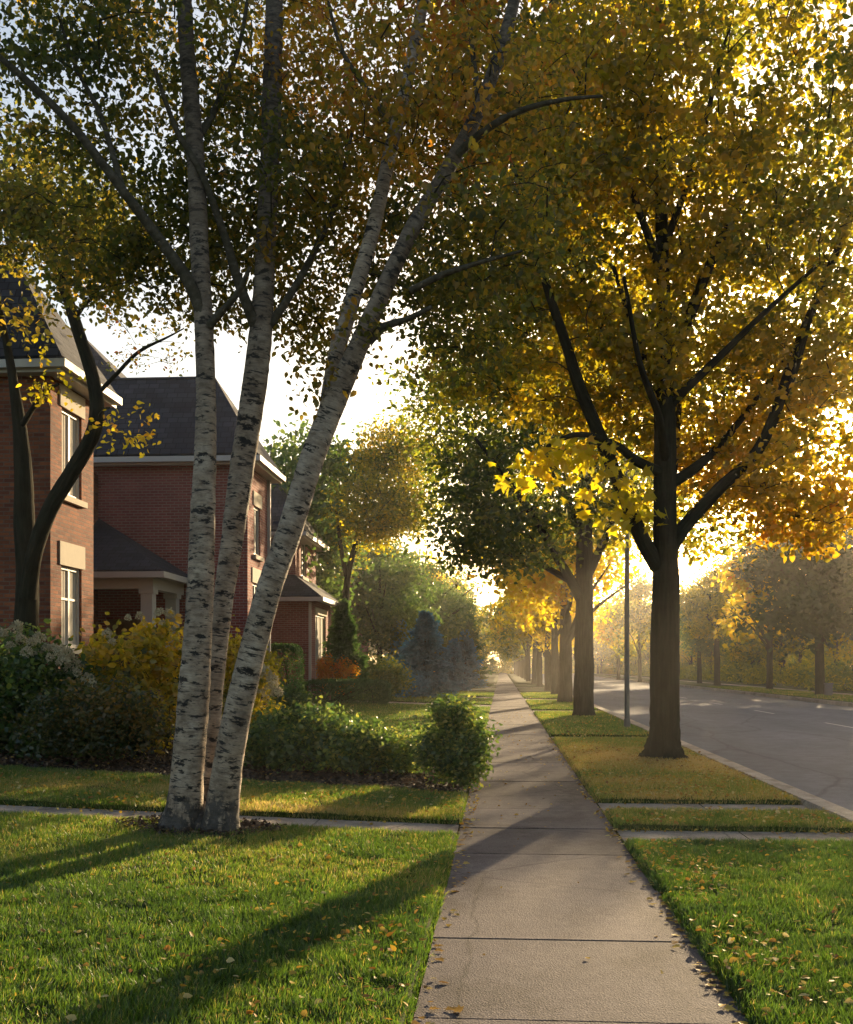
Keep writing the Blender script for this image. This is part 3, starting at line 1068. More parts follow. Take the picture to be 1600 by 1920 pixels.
# ---- house 3: rose brick with a low front wing
h3 = empty('brick_house', (-7, 38.9, G), 'rose brick house with a low front wing, half hidden behind the leaning birch stem', 'house', 'brick houses along the lawns')
w_lo = (1.0, 3.4, .95, 3.55)
block(h3, -15, -7, 38.9, 43.6, G - .2, 4.05, M_brick3, front=[w_lo])
window(h3, (-7, 38.9), u1, *w_lo, panes=3, lintel=.25, curtain=True)
w_up = (1.1, 2.3, 4.75 + .35, 6.5)
block(h3, -15, -7.8, 40.1, 44.6, 4.06, 6.6, M_brick3, front=[w_up])
window(h3, (-7.8, 40.1), u1, *w_up, panes=2, lintel=.3)
hip_roof(h3, -15, -7.8, 40.1, 44.6, 6.72, 9.5, -9.4, .4)
rf = MB()
ov = .45
slab(rf, [(-15, 38.9 - ov, 4.15), (-7 + ov, 38.9 - ov, 4.15), (-7.82, 40.08, 5.05), (-15, 40.08, 5.05)], .1)
slab(rf, [(-7 + ov, 38.9 - ov, 4.15), (-7 + ov, 43.6 + ov, 4.15), (-7.82, 44.3, 5.05), (-7.82, 40.08, 5.05)], .1)
rf.build('porch_roof', M_roof, h3)
g = MB()
g.box((-15, 38.34, 3.95), (-6.44, 38.46, 4.1))
g.box((-6.56, 38.465, 3.95), (-6.44, 44.0, 4.1))
g.box((-15, 38.47, 4.052), (-6.57, 38.88, 4.075))
g.box((-6.98, 38.885, 4.052), (-6.57, 44, 4.075))
g.build('gutter', M_white, h3, .012)
MB().box((-7.06, 38.80, .3), (-6.97, 38.885, 3.94)).build('downspout', M_white, h3)

# ---- house 4: far, mostly behind conifers
h4 = empty('brick_house', (-8, 56, G), 'farther brick house with white posts, mostly hidden behind the evergreens', 'house', 'brick houses along the lawns')
w4 = [(1, 2.2, 1.2, 3), (4, 5.2, 1.2, 3), (1, 2.2, 4.5, 6), (4, 5.2, 4.5, 6)]
block(h4, -16, -8, 56, 64, G - .2, 6.8, M_brick3, front=w4)
for q in w4:
    window(h4, (-8, 56), u1, *q, panes=2, lintel=.3)
hip_roof(h4, -16, -8, 56, 64, 6.9, 9.8, -11, .45)

# ================================================================== TREES
def tree(name, base, label, cat='tree', group=None):
    return empty(name, base, label, cat, group)


# ---- the clump of birches
bb = at(375, 1548, 9.80)
birch = tree('birch_tree', (bb[0], bb[1], .10), 'white barked birch with three stems rising from one base on the lawn', group=None)
SHIFT = -.72                                          # every birch point lies this much nearer
nodes = []


def stem(parent, name, pts, mat, seed, seg=24, step=.05, rough=.035, flare=True):
    """pts: (px, py, depth, diameter in photo pixels)"""
    P = [at(a, b, d + SHIFT) for a, b, d, w in pts]
    R = [w * (.86 if SHIFT else 1) / 2 / F_PX * (d + SHIFT) for a, b, d, w in pts]
    (PP, RR), t = limb(P, R, seg, step, rough, seed)
    nodes.append(PP[::4])
    return link(name, join_tubes(name, [t]), parent, mat)


stem(birch, 'trunk', [(338, 1562, 10.42, 112), (346, 1520, 10.42, 86), (352, 1460, 10.42, 74), (364, 1300, 10.42, 68), (373, 1150, 10.42, 58), (382, 950, 10.45, 52), (386, 750, 10.5, 44), (382, 600, 10.5, 41), (374, 450, 10.55, 39), (364, 250, 10.6, 36), (349, 60, 10.6, 34), (338, -200, 10.7, 30), (330, -500, 10.9, 22)], M_birch, 1, rough=.055)
stem(birch, 'trunk', [(392, 1545, 10.85, 70), (394, 1450, 10.85, 40), (402, 1300, 10.85, 40), (420, 1120, 10.9, 44), (444, 950, 10.95, 50), (466, 800, 11.0, 52), (486, 650, 11.0, 53), (497, 500, 11.05, 44), (505, 330, 11.1, 42), (512, 120, 11.2, 40), (518, -120, 11.3, 34), (524, -450, 11.4, 24)], M_birch, 2, rough=.055)
stem(birch, 'trunk', [(412, 1566, 10.32, 92), (415, 1520, 10.32, 72), (428, 1430, 10.3, 62), (455, 1300, 10.28, 60), (500, 1120, 10.2, 57), (548, 980, 10.2, 55), (590, 850, 10.2, 52), (632, 740, 10.2, 50), (672, 650, 10.15, 42), (712, 560, 10.1, 38), (768, 440, 10.1, 36), (838, 320, 10.05, 34), (900, 200, 10.0, 30), (955, 40, 10.0, 26), (1000, -180, 10, 18)], M_birch, 3, rough=.055)
stem(birch, 'branch', [(606, 800, 10.25, 30), (632, 660, 10.35, 36), (662, 560, 10.5, 34), (700, 430, 10.6, 32), (735, 270, 10.7, 30), (768, 130, 10.8, 27), (800, -40, 10.9, 24), (830, -300, 11, 16)], M_birch, 4, 18)
BR = [
    [(388, 610, 10.5, 28), (352, 525, 10.4, 26), (300, 450, 10.3, 24), (225, 350, 10.1, 21), (140, 240, 9.9, 18), (60, 160, 9.8, 16), (-20, 90, 9.7, 12), (-120, 0, 9.6, 7)],
    [(392, 612, 10.45, 20), (415, 585, 10.4, 17), (442, 556, 10.3, 13), (470, 500, 10.2, 8)],
    [(478, 610, 10.95, 24), (448, 530, 10.8, 22), (424, 450, 10.7, 19), (380, 330, 10.5, 15), (330, 240, 10.4, 12), (290, 130, 10.3, 8)],
    [(505, 610, 11, 20), (540, 560, 11.1, 17), (585, 480, 11.2, 14), (630, 380, 11.4, 11), (660, 250, 11.5, 7)],
    [(690, 640, 10.15, 24), (720, 612, 10.1, 19), (760, 600, 10.0, 14), (810, 575, 9.9, 9)],
    [(770, 545, 10.0, 16), (830, 515, 9.9, 14), (900, 492, 9.8, 10), (980, 470, 9.7, 6)],
    [(858, 290, 10.0, 20), (905, 248, 9.9, 17), (970, 210, 9.8, 14), (1050, 188, 9.7, 10), (1130, 180, 9.6, 6)],
    [(900, 205, 10, 16), (890, 130, 10.3, 13), (880, 30, 10.6, 9)],
    [(366, 270, 10.6, 17), (410, 190, 10.9, 14), (450, 80, 11.2, 10), (470, -40, 11.4, 7)],
    [(230, 352, 10.1, 14), (190, 220, 10.2, 11), (140, 120, 10.3, 9), (110, 30, 10.4, 6)],
    [(740, 240, 10.7, 15), (690, 170, 10.9, 12), (640, 90, 11, 9), (610, -20, 11, 6)],
]
for i, b in enumerate(BR):
    stem(birch, 'branch', b, M_birch_branch, 20 + i, 9, .08)
(PP, RR), t = limb([(bb[0] - .02, bb[1] + .06, -.02), (bb[0] - .01, bb[1] + .05, .10), (bb[0], bb[1] + .04, .2), (bb[0], bb[1] + .04, .36)], [.47, .36, .27, .12], 36, .025, .16, 77)
link('root_flare', join_tubes('root_flare', [t]), birch, M_birch)
BN = np.vstack(nodes)
bl = [blob(80, 120, 10, 190, 150, 1.6, 1.2, .16), blob(230, 300, 10.2, 200, 130, 1.8, 1.4, .20), blob(120, 420, 10.3, 150, 90, 1.5, .7, .30), blob(300, 430, 10.2, 130, 80, 1.4, .55, .24),
      blob(300, 90, 10.4, 200, 180, 2, 1.5, .22), blob(520, 80, 11, 200, 190, 2, 1.6, .50), blob(450, 300, 10.6, 170, 130, 1.8, 1.1, .22), blob(480, 480, 10.6, 130, 85, 1.4, .55, .30), blob(600, 440, 11, 140, 130, 1.5, .9, .36), blob(580, 560, 11, 90, 60, 1.1, .25, .42),
      blob(660, 240, 10.8, 180, 180, 2, 1.5, .42), blob(800, 60, 10.6, 190, 170, 2, 1.5, .66), blob(830, 260, 10.2, 170, 150, 1.8, 1.0, .50), blob(790, 440, 10, 160, 120, 1.5, .9, .20), blob(830, 560, 9.9, 120, 80, 1.2, .5, .22),
      blob(960, 130, 9.9, 180, 160, 1.7, 1.1, .35), blob(930, 470, 9.8, 130, 80, 1.2, .45, .30), blob(500, -200, 11, 600, 200, 2.5, 2.2, .38), blob(1000, -100, 10.4, 250, 160, 2, 1.0, .5), blob(640, 660, 10.2, 20, 75, .3, .03, .5)]
C, T = in_blobs([((b[0][0], b[0][1] + (1.0 if i % 4 else -.4), b[0][2]), b[1], b[2], min(.72, b[3] + .10)) for i, b in enumerate(bl)], 1020)
for pt in ((610, 660, 10.2), (598, 700, 10.2), (590, 735, 10.15), (700, 610, 10.05), (655, 590, 10.0)):
    C = np.vstack([C, [at(pt[0], pt[1], pt[2] + SHIFT)]])
    T = np.append(T, .55)
link('twigs', join_tubes('twigs', grow_twigs(BN, C, 4, .016, .0035)), birch, M_twig)
foliage('crown', C, T, 54, .145, .071, M_bleaf, birch, flat=.75, tsd=.11, droop=.8)
tag(link('soil_ring', mesh_np('soil_ring', np.array([(bb[0] + math.cos(a) * r * 1.15, bb[1] + math.sin(a) * r, float(zt(bb[0])) + .035 + .05 * (1 - r / .56) + .012 * rnd.uniform(-1, 1)) for r in (.05, .25, .42, .56) for a in np.linspace(0, 2 * PI, 28, endpoint=False)]),
    np.array([[j * 28 + i, j * 28 + (i + 1) % 28, (j + 1) * 28 + (i + 1) % 28, (j + 1) * 28 + i] for j in range(3) for i in range(28)]), smooth=True), None, M_soil), kind='structure')

def sun_gap(P):
    """a ragged opening in the maple's crown on its low right side, where the sun stands behind it"""
    c, dr = np.array([7.39, 18.9, 5.25]), np.array([math.sin(SUN_AZ), math.cos(SUN_AZ), math.tan(SUN_EL)])
    dr = dr / np.linalg.norm(dr)
    v = P - c
    r = np.linalg.norm(v - (v @ dr)[:, None] * dr, axis=1)
    return (r > .34) | (rng.uniform(0, 1, len(P)) < .06)


# ---- the big maple on the verge
nodes = []
SHIFT = 0
mb_ = at(1246, 1427, 18.0)
maple = tree('maple_tree', (mb_[0], mb_[1], .03), 'large dark trunked maple with golden green leaves on the verge beside the road')
stem(maple, 'trunk', [(1246, 1434, 18.0, 112), (1246, 1424, 18.0, 82), (1246, 1408, 18.0, 66), (1246, 1370, 18.0, 57), (1247, 1250, 18.0, 53), (1248, 1100, 18.0, 50), (1248, 1040, 18.0, 47), (1247, 900, 18.0, 42), (1247, 760, 18.0, 38), (1246, 680, 18.0, 30), (1244, 540, 18.05, 26), (1240, 400, 18.1, 22), (1238, 250, 18.2, 17), (1236, 80, 18.3, 11), (1236, -80, 18.3, 6)], M_bark, 40, 22, .08, .05)
MBR = [
    [(1246, 1075, 18, 34), (1215, 1030, 17.9, 30), (1175, 940, 17.7, 27), (1130, 830, 17.5, 25), (1085, 720, 17.3, 22), (1060, 640, 17.2, 19), (1020, 520, 17, 15), (985, 400, 16.8, 11), (950, 260, 16.6, 7)],
    [(1250, 1040, 18, 32), (1285, 985, 18.1, 27), (1350, 915, 18.2, 24), (1430, 830, 18.3, 21), (1500, 640, 18.4, 18), (1570, 470, 18.5, 14), (1640, 300, 18.6, 9)],
    [(1244, 770, 18, 26), (1205, 715, 18.3, 22), (1150, 640, 18.6, 19), (1105, 560, 18.9, 16), (1060, 440, 19.2, 12), (1000, 300, 19.5, 8)],
    [(1250, 765, 18, 22), (1290, 725, 17.8, 18), (1350, 668, 17.6, 15), (1430, 590, 17.4, 11), (1530, 500, 17.2, 7)],
    [(1248, 890, 18, 22), (1195, 865, 17.6, 18), (1150, 832, 17.2, 14), (1080, 815, 16.7, 10), (1000, 850, 16.3, 6)],
    [(1252, 910, 18, 24), (1300, 880, 18.5, 20), (1350, 835, 19, 15), (1410, 760, 19.5, 11), (1490, 650, 20, 7)],
    [(1246, 700, 18, 26), (1290, 600, 18.0, 22), (1330, 500, 18.0, 18), (1375, 400, 18.0, 14), (1420, 260, 18, 9)],
    [(1245, 720, 18.05, 20), (1215, 680, 18.0, 16), (1190, 620, 18.0, 12), (1150, 500, 18, 8)],
    [(1245, 520, 18, 18), (1200, 400, 17.8, 14), (1160, 280, 17.6, 10), (1120, 130, 17.4, 7)],
    [(1243, 470, 18, 16), (1290, 340, 17.8, 12), (1330, 200, 17.6, 9), (1370, 40, 17.5, 6)],
    [(1440, 800, 18.3, 14), (1490, 700, 18, 10), (1530, 560, 17.7, 7)],
    [(1247, 950, 18.1, 20), (1262, 890, 19.0, 16), (1270, 800, 20.2, 12), (1280, 640, 21.5, 8)],
    [(1247, 860, 17.9, 20), (1235, 780, 16.9, 15), (1200, 680, 15.8, 11), (1170, 520, 14.8, 7)],
]
for i, b in enumerate(MBR):
    stem(maple, 'branch', b, M_bark, 60 + i, 10, .12, .05)
(PP, RR), t = limb([(mb_[0], mb_[1], -.03), (mb_[0], mb_[1], .08), (mb_[0], mb_[1], .2), (mb_[0], mb_[1], .5)], [.46, .35, .29, .2], 40, .04, .17, 78)
link('root_flare', join_tubes('root_flare', [t]), maple, M_bark)
MN = np.vstack(nodes)
bl = [blob(1250, 120, 18, 330, 250, 4, 2.6, .46), blob(1010, 200, 17.6, 260, 220, 3.5, 1.7, .48), blob(1490, 180, 18, 280, 240, 4, 1.9, .40), blob(1150, 420, 17.8, 260, 170, 4, 1.9, .46), blob(1400, 450, 18, 240, 170, 4, 1.6, .44),
      blob(980, 480, 17.4, 190, 160, 3, 1.2, .40), blob(1060, 640, 17.6, 160, 130, 3, 1.0, .48), blob(1560, 520, 18.3, 180, 170, 3.5, 1.1, .44), blob(1420, 680, 18.6, 200, 110, 3.5, 1.3, .50), blob(1560, 720, 18.5, 170, 130, 3, 1.1, .52),
      blob(1370, 850, 18.8, 130, 85, 2.5, .7, .54), blob(1500, 870, 18.2, 150, 95, 2.8, 1.0, .62), blob(1570, 950, 17.8, 90, 55, 2, .35, .70), blob(1190, 760, 18.5, 150, 90, 2.5, .5, .50), blob(1130, 240, 18, 230, 180, 4, 1.2, .56),
      blob(1620, 300, 18, 160, 300, 4, 1.2, .36), blob(1350, 960, 19, 90, 50, 2, .2, .42), blob(1230, 950, 20.2, 80, 50, 1.5, .15, .5), blob(880, 640, 18, 110, 90, 2, .3, .36), blob(1250, -150, 18, 480, 150, 4, 1.2, .45), blob(1210, 620, 16.4, 120, 90, 1.6, .5, .52)]
C, T = in_blobs([((b[0][0], b[0][1] + (1.5 if b[0][2] < 9.2 else .3), b[0][2]), b[1], b[2], b[3] - .05) for b in bl], 1480)
link('twigs', join_tubes('twigs', grow_twigs(MN, C, 4, .03, .006)), maple, M_twig)
foliage('crown', C, T, 52, .25, .132, M_mleaf, maple, flat=.6, tsd=.09, droop=.6, tmpl=T_LEAF, wid=1.1, keep=sun_gap)
# the bright low spray of big golden leaves left of the trunk and the cluster on the trunk
cs = [(975, 878, 16.3), (1000, 860, 16.3), (1030, 848, 16.4), (1062, 850, 16.5), (1090, 862, 16.6), (1120, 862, 16.8), (1150, 880, 17), (1165, 910, 17.1), (1130, 930, 17.0), (1110, 955, 16.9), (1150, 950, 17.1), (1190, 925, 17.3), (1205, 960, 17.4), (1085, 838, 16.7), (1015, 885, 16.2), (985, 905, 16.2), (1060, 890, 16.4), (1185, 975, 17.3), (1035, 870, 16.3), (1125, 835, 17)]
C2 = np.array([at(*c) for c in cs])
link('twigs', join_tubes('twigs', grow_twigs(MN, C2, 4, .02, .005)), maple, M_twig)
o = foliage('foliage', C2, np.full(len(C2), .22), 13, .19, .19, M_gold, maple, tmpl=T_MAPLE, tsd=.22, droop=.9, up=.1, flat=.5)
tag(o, 'bright golden lobed leaves hanging low left of the trunk')
cs = [(1252 + rnd.uniform(-16, 16), y_, 17.55) for y_ in range(500, 690, 14)]
C3 = np.array([at(*c) for c in cs])
foliage('foliage', C3, np.full(len(C3), .35), 7, .07, .15, M_gold, maple, tmpl=T_MAPLE, tsd=.25, droop=1.2, up=0, flat=1.0)

# ---- second street tree, dark green
nodes = []
b2 = at(1095, 1344, 33.4)
t2 = tree('maple_tree', (b2[0], b2[1], .03), 'tall dark green maple, second in the row along the verge')
stem(t2, 'trunk', [(1095, 1348, 33.4, 54), (1095, 1330, 33.4, 40), (1095, 1250, 33.4, 36), (1096, 1120, 33.4, 33), (1096, 1000, 33.4, 29), (1097, 850, 33.5, 23), (1098, 700, 33.6, 15), (1100, 560, 33.6, 8)], M_bark2, 80, 16, .15, .05)
for i, b in enumerate([
    [(1094, 1130, 33.4, 22), (1060, 1070, 33, 18), (1020, 1000, 32.5, 15), (960, 910, 32, 10), (890, 820, 31.5, 6)],
    [(1096, 1090, 33.4, 20), (1130, 1020, 33.8, 15), (1170, 930, 34, 10), (1220, 830, 34.5, 6)],
    [(1096, 1010, 33.4, 18), (1060, 930, 33, 14), (1010, 830, 33, 10), (960, 720, 33, 6)],
    [(1097, 960, 33.4, 16), (1120, 870, 33, 12), (1140, 760, 32.6, 8)],
    [(1070, 1090, 33.1, 14), (1000, 1050, 33.5, 10), (920, 1010, 34, 7), (840, 985, 34, 4)]]):
    stem(t2, 'branch', b, M_bark2, 90 + i, 8, .2, .05)
N2 = np.vstack(nodes)
bl = [blob(1000, 900, 33, 190, 120, 3.2, 1.8, .12), blob(880, 960, 32.5, 100, 85, 2.5, .8, .16), blob(880, 800, 33, 120, 110, 2.6, .9, .24), blob(1090, 760, 33.5, 190, 140, 3.5, 1.5, .2), blob(1000, 680, 33.5, 170, 120, 3, 1.0, .28), blob(1170, 940, 34, 110, 90, 2.5, .6, .3), blob(960, 1020, 32.8, 120, 50, 2.5, .6, .12), blob(800, 720, 34, 70, 70, 2, .22, .26), blob(1160, 620, 34, 160, 120, 3, .8, .3)]
C, T = in_blobs(bl, 900)
link('twigs', join_tubes('twigs', grow_twigs(N2, C, 3, .04, .01)), t2, M_twig)
foliage('crown', C, T, 30, .34, .19, M_leaf, t2, tsd=.08, flat=.7)

# ---- left-hand side tree whose bronze green crown hangs over the far lawns
nodes = []
b3 = at(648, 1310, 45)
t3 = tree('maple_tree', (b3[0], b3[1], float(zt(b3[0]))), 'bronze green maple standing among the front gardens, crown above the blue spruce')
stem(t3, 'trunk', [(648, 1310, 45, 18), (648, 1250, 45, 14), (650, 1100, 45, 12), (672, 1000, 45, 10), (705, 860, 45, 6)], M_bark2, 110, 10, .2)
for i, b in enumerate([[(650, 1080, 45, 10), (640, 1030, 44.5, 8), (630, 950, 44, 5)], [(668, 1015, 45, 9), (730, 960, 45, 7), (800, 880, 45, 4)]]):
    stem(t3, 'branch', b, M_bark2, 115 + i, 7, .2)
bl = [blob(720, 930, 44, 95, 75, 2.6, 1.2, .36), blob(700, 985, 43, 50, 36, 2, .3, .42), blob(760, 850, 45, 90, 70, 2.6, .8, .26), blob(770, 960, 45, 60, 45, 2, .4, .3), blob(720, 850, 45, 60, 50, 2, .3, .6)]
C, T = in_blobs(bl, 420)
link('twigs', join_tubes('twigs', grow_twigs(np.vstack(nodes), C, 3, .04, .01)), t3, M_twig)
foliage('crown', C, T, 46, .36, .15, M_leaf, t3, tsd=.1, flat=.7)

# ---- curved dark tree in front of the first house
nodes = []
b4 = at(45, 1375, 18.6)
t4 = tree('ornamental_tree', (b4[0], b4[1], float(zt(b4[0]))), 'dark tree with a curved leaning stem in front of the brown brick house')
stem(t4, 'trunk', [(46, 1390, 18.6, 70), (46, 1300, 18.6, 52), (48, 1180, 18.6, 46), (52, 1090, 18.6, 42), (46, 980, 18.7, 38), (42, 850, 18.8, 30), (26, 720, 18.9, 18), (4, 600, 19, 12), (-30, 430, 19, 10)], M_bark, 120, 14, .1)
stem(t4, 'trunk', [(52, 1120, 18.5, 34), (64, 1040, 18.3, 30), (92, 960, 18.2, 29), (138, 880, 18.1, 29), (174, 815, 18.0, 29), (182, 760, 18, 28), (172, 700, 18, 25), (148, 625, 18, 23), (124, 550, 18, 20), (98, 480, 18, 17), (76, 400, 18, 12), (60, 300, 18, 7)], M_bark, 121, 14, .07)
for i, b in enumerate([
    [(140, 600, 18, 10), (160, 570, 17.8, 8), (190, 552, 17.6, 5), (215, 556, 17.5, 3)],
    [(182, 740, 18, 9), (220, 700, 17.9, 8), (260, 660, 17.7, 7), (315, 632, 17.5, 4), (345, 616, 17.4, 2.5)],
    [(182, 790, 18, 8), (195, 768, 17.8, 6), (206, 764, 17.7, 3)],
    [(110, 515, 18, 10), (150, 430, 17.6, 8), (200, 380, 17.2, 5)],
    [(84, 430, 18, 10), (40, 340, 18.3, 8), (0, 250, 18.5, 5)],
    [(40, 800, 18.8, 12), (80, 740, 18.4, 8), (110, 720, 18.2, 5)]]):
    stem(t4, 'branch', b, M_bark, 130 + i, 6, .08)
N4 = np.vstack(nodes)
bl = [blob(60, 420, 18, 140, 80, 2.2, .8, .36), blob(170, 420, 17.5, 140, 85, 2, .8, .34), blob(20, 330, 18.5, 160, 120, 2.2, .8, .32), blob(30, 560, 18.2, 60, 60, 1.2, .05, .45)]
C, T = in_blobs(bl, 270)
tw = grow_twigs(N4, C, 4, .02, .005)
foliage('crown', C, T, 30, .24, .12, M_bleaf, t4, tsd=.1, flat=.7)
# nearly bare twig fans and the small yellow leaf clusters
Cb = [at(205 + rnd.uniform(0, 150), 600 + rnd.uniform(0, 95), 17.5 + rnd.uniform(-.4, .4)) for _ in range(46)]
Cb += [at(130 + rnd.uniform(0, 110), 525 + rnd.uniform(0, 60), 17.6 + rnd.uniform(-.4, .4)) for _ in range(26)]
Cb = np.array(Cb)
tw += grow_twigs(N4, Cb, 3, .01, .003)
link('twigs', join_tubes('twigs', tw), t4, M_twig)
foliage('foliage', Cb, np.full(len(Cb), .5), 5, .09, .07, M_leaf, t4, tsd=.25)
Cy = np.array([at(238 + 55 * math.cos(a) * r, 805 + 50 * math.sin(a) * r, 17.7) for a, r in [(rnd.uniform(0, 6.28), math.sqrt(rnd.random())) for _ in range(16)]] + [at(100 + rnd.uniform(-40, 50), 735 + rnd.uniform(-35, 30), 18.2) for _ in range(12)] + [at(80 + rnd.uniform(-20, 20), 660 + rnd.uniform(-60, 30), 18.2) for _ in range(4)])
o = foliage('foliage', Cy, np.full(len(Cy), .35), 8, .10, .10, M_gold, t4, tsd=.3)
tag(o, 'sparse clusters of yellow leaves hanging in front of the roof')


# ---- prototypes for farther trees: trunk, branches, crown share mesh data between copies
def proto(tint, tsd, ncl, per, R, Hc, zc, leaf, seed, r0=.2, sig=.45):
    g = random.Random(seed)
    tr = limb([(0, 0, -.1), (0, 0, .25), (.03, 0, 2.2), (.05, .04, zc), (.02, 0, zc + Hc * .8)], [r0 * 1.35, r0 * 1.02, r0 * .9, r0 * .55, .03], 10, .35, .05, seed)
    br, nd = [], [tr[0][0]]
    for i in range(7):
        a = g.uniform(0, 6.28)
        z0 = g.uniform(2.3, zc)
        L = R * g.uniform(.6, .9)
        l = limb([(0, 0, z0), (math.cos(a) * L * .4, math.sin(a) * L * .4, z0 + L * .5), (math.cos(a) * L, math.sin(a) * L, z0 + L * .95)], [r0 * .45, r0 * .3, .02], 6, .4, .04, seed + i)
        br.append(l[1])
        nd.append(l[0][0])
    bls = []
    for i in range(11):
        a, rr = g.uniform(0, 6.28), R * .55 * math.sqrt(g.random())
        zz = zc + g.uniform(-.6, .75) * Hc
        q = 1 - .5 * abs(zz - zc) / Hc
        bls.append(((math.cos(a) * rr * q, math.sin(a) * rr * q, zz), (R * .5 * q, R * .5 * q, Hc * .36), 1, np.clip(tint + g.uniform(-.08, .08), 0, 1)))
    C, T = in_blobs(bls, ncl, .2)
    n = ncl * per
    P = np.repeat(C, per, 0) + rng.normal(size=(n, 3)) * np.array([sig, sig, sig * .6])
    t = np.clip(np.repeat(T + rng.normal(size=ncl) * tsd, per) + rng.normal(size=n) * tsd, 0, 1)
    A, Nn = leaf_axes(n)
    sz = leaf * rng.uniform(.6, 1.3, n)
    mt = join_tubes('trunk', [tr[1]]); mt.materials.append(M_bark2)
    mbr = join_tubes('branch', br); mbr.materials.append(M_bark2)
    mc = scatter('crown', P, A, Nn, sz, t, T_LEAF); mc.materials.append(M_leaf)
    return mt, mbr, mc


PRO = {

    'gold': proto(.38, .2, 230, 32, 4.6, 3.2, 6.4, .24, 1, .30, .48),
    'yellow': proto(.55, .08, 300, 34, 4.5, 3.4, 6.6, .24, 2, .28, .48),
    'olive': proto(.42, .08, 300, 34, 4.4, 3.6, 6.6, .25, 3, .28, .48),
    'green': proto(.45, .10, 340, 34, 4.6, 3.8, 6.2, .25, 4, .24, .48),
    'bronze': proto(.16, .07, 340, 36, 4.2, 3.3, 5.4, .26, 5, .2, .5),
    'far': proto(.30, .12, 150, 26, 4.6, 4.6, 7.0, .42, 6, .24, .6),
    'fargold': proto(.62, .1, 150, 26, 4.6, 4.2, 6.6, .42, 7, .24, .6),
}
TREE_PARTS = ('trunk', 'branch', 'crown')


def plant(kind, x, y, z, s, rz, label, group, sz=None, name='street_tree'):
    o = empty(name, (x, y, z), label, 'tree', group, rz)
    o.scale = (s, s, sz or s)
    for nm, me in zip(TREE_PARTS, PRO[kind]):
        c = bpy.data.objects.new(nm, me)
        COL.objects.link(c)
        c.parent = o
    return o


g_ = PRO['green'][2]
g_.materials.clear()
g_.materials.append(M_shrub)
dm_ = PRO['bronze'][2]
dm_.materials.clear()
dm_.materials.append(M_dleaf)
gm = PRO['gold'][2]
gm.materials.clear()
gm.materials.append(M_gold)
RG = 'street trees in a row along the verge'
row = [('gold', 1060, 45.5, 1.02, 'orange gold tree with a pale grey trunk, third in the verge row'),
       ('yellow', 1041, 58, .86, 'thin dark trunked yellow tree just behind the pale grey trunk of the verge row'),
       ('gold', 1028, 66, .78, 'golden tree fifth along the verge row'),
       ('yellow', 1012, 80, .82, 'yellow tree sixth along the verge row'),
       ('olive', 1003, 92, 1.0, 'olive yellow tree seventh along the verge row')]
for i, (k_, px, d, s, lab) in enumerate(row):
    p = at(px, 1248, d)
    plant(k_, p[0], p[1], 0, s, 1.3 * i + .4, lab, RG)
for i in range(9):
    yy = 106 + 13 * i
    plant('fargold' if i % 2 else 'far', 2.75 + rnd.uniform(-.15, .15), yy, 0, 1.0, rnd.uniform(0, 6), 'small hazy tree at the far end of the verge row', 'hazy trees at the far end of the verge row')

# left-hand garden trees, receding
LG = 'garden trees on the left toward the far end of the sidewalk'
for x, yy, k_, s, lab in ((-9.5, 49, 'green', .9, 'hazy green tree behind the conical evergreen'), (-5.6, 72, 'green', .95, 'hazy green tree behind the blue spruces'),
                          (-12, 66, 'green', 1.3, 'tall green tree rising over the far house'), (-5.2, 90, 'green', .9, 'pale green tree past the last spruce'), (-6.6, 58, 'green', .78, 'low green tree filling the gap between the conical evergreen and tall spruce'),
                          (-9.0, 62, 'green', .95, 'dark green tree just above the tip of the blue tipped spruce'), (-4.6, 82, 'green', .72, 'low green tree behind the spruce nearest the sidewalk'), (-7.4, 98, 'green', 1.0, 'faded green tree high above the far end of the left lawns'),
                          (-10, 46, 'green', 1.2, 'loose green tree whose top shows above the rose brick house')):
    plant(k_, x, yy, .2, s, rnd.uniform(0, 6), lab, LG, name='garden_tree')
for i in range(12):
    plant('far' if i % 3 else 'fargold', rnd.uniform(-13, -4.2) - .02 * i, 100 + i * 11, .15, rnd.uniform(.85, 1.2), rnd.uniform(0, 6), 'small hazy tree far down the left side of the sidewalk', 'hazy trees far down the left side', name='garden_tree')
for i in range(9):
    plant('far', -24 + rnd.uniform(-6, 3), 45 + i * 12, .2, rnd.uniform(1.0, 1.25), rnd.uniform(0, 6), 'hazy tree standing behind the row of houses', 'trees behind the houses', name='garden_tree')

# far side of the road
FG = 'trees along the far sidewalk across the road'
for k_, px, d, s, sz, lab in (('bronze', 1538, 57, 1.3, 1.12, 'broad dark green crowned tree across the road, nearest on that side'),
                              ('fargold', 1443, 70, .9, 1.0, 'yellow crowned tree across the road left of the broad dark one'),
                              ('olive', 1345, 86, .95, .95, 'olive tree across the road just right of the big maple trunk'),
                              ('green', 1312, 96, .9, .95, 'darker green tree across the road behind the olive one'),
                              ('far', 1200, 110, .9, 1.0, 'misty tree across the road left of the big maple trunk'),
                              ('fargold', 1160, 128, .9, 1.0, 'misty yellow tree across the road behind the steel pole')):
    p = at(px, 1248, d)
    plant(k_, p[0], p[1], 0, s, rnd.uniform(0, 6), lab, FG, sz)
for i in range(78):
    yy = 48 + 190 * (i / 78) + rnd.uniform(-4, 4)
    xx = rnd.uniform(22.5, 44) + yy * .01
    s = rnd.uniform(.62, .98)
    plant(rnd.choice(('far', 'far', 'far', 'fargold')), xx, yy, 0, s, rnd.uniform(0, 6), 'one of the misty trees of the wood beyond the far sidewalk', 'misty wood across the road', name='woodland_tree')
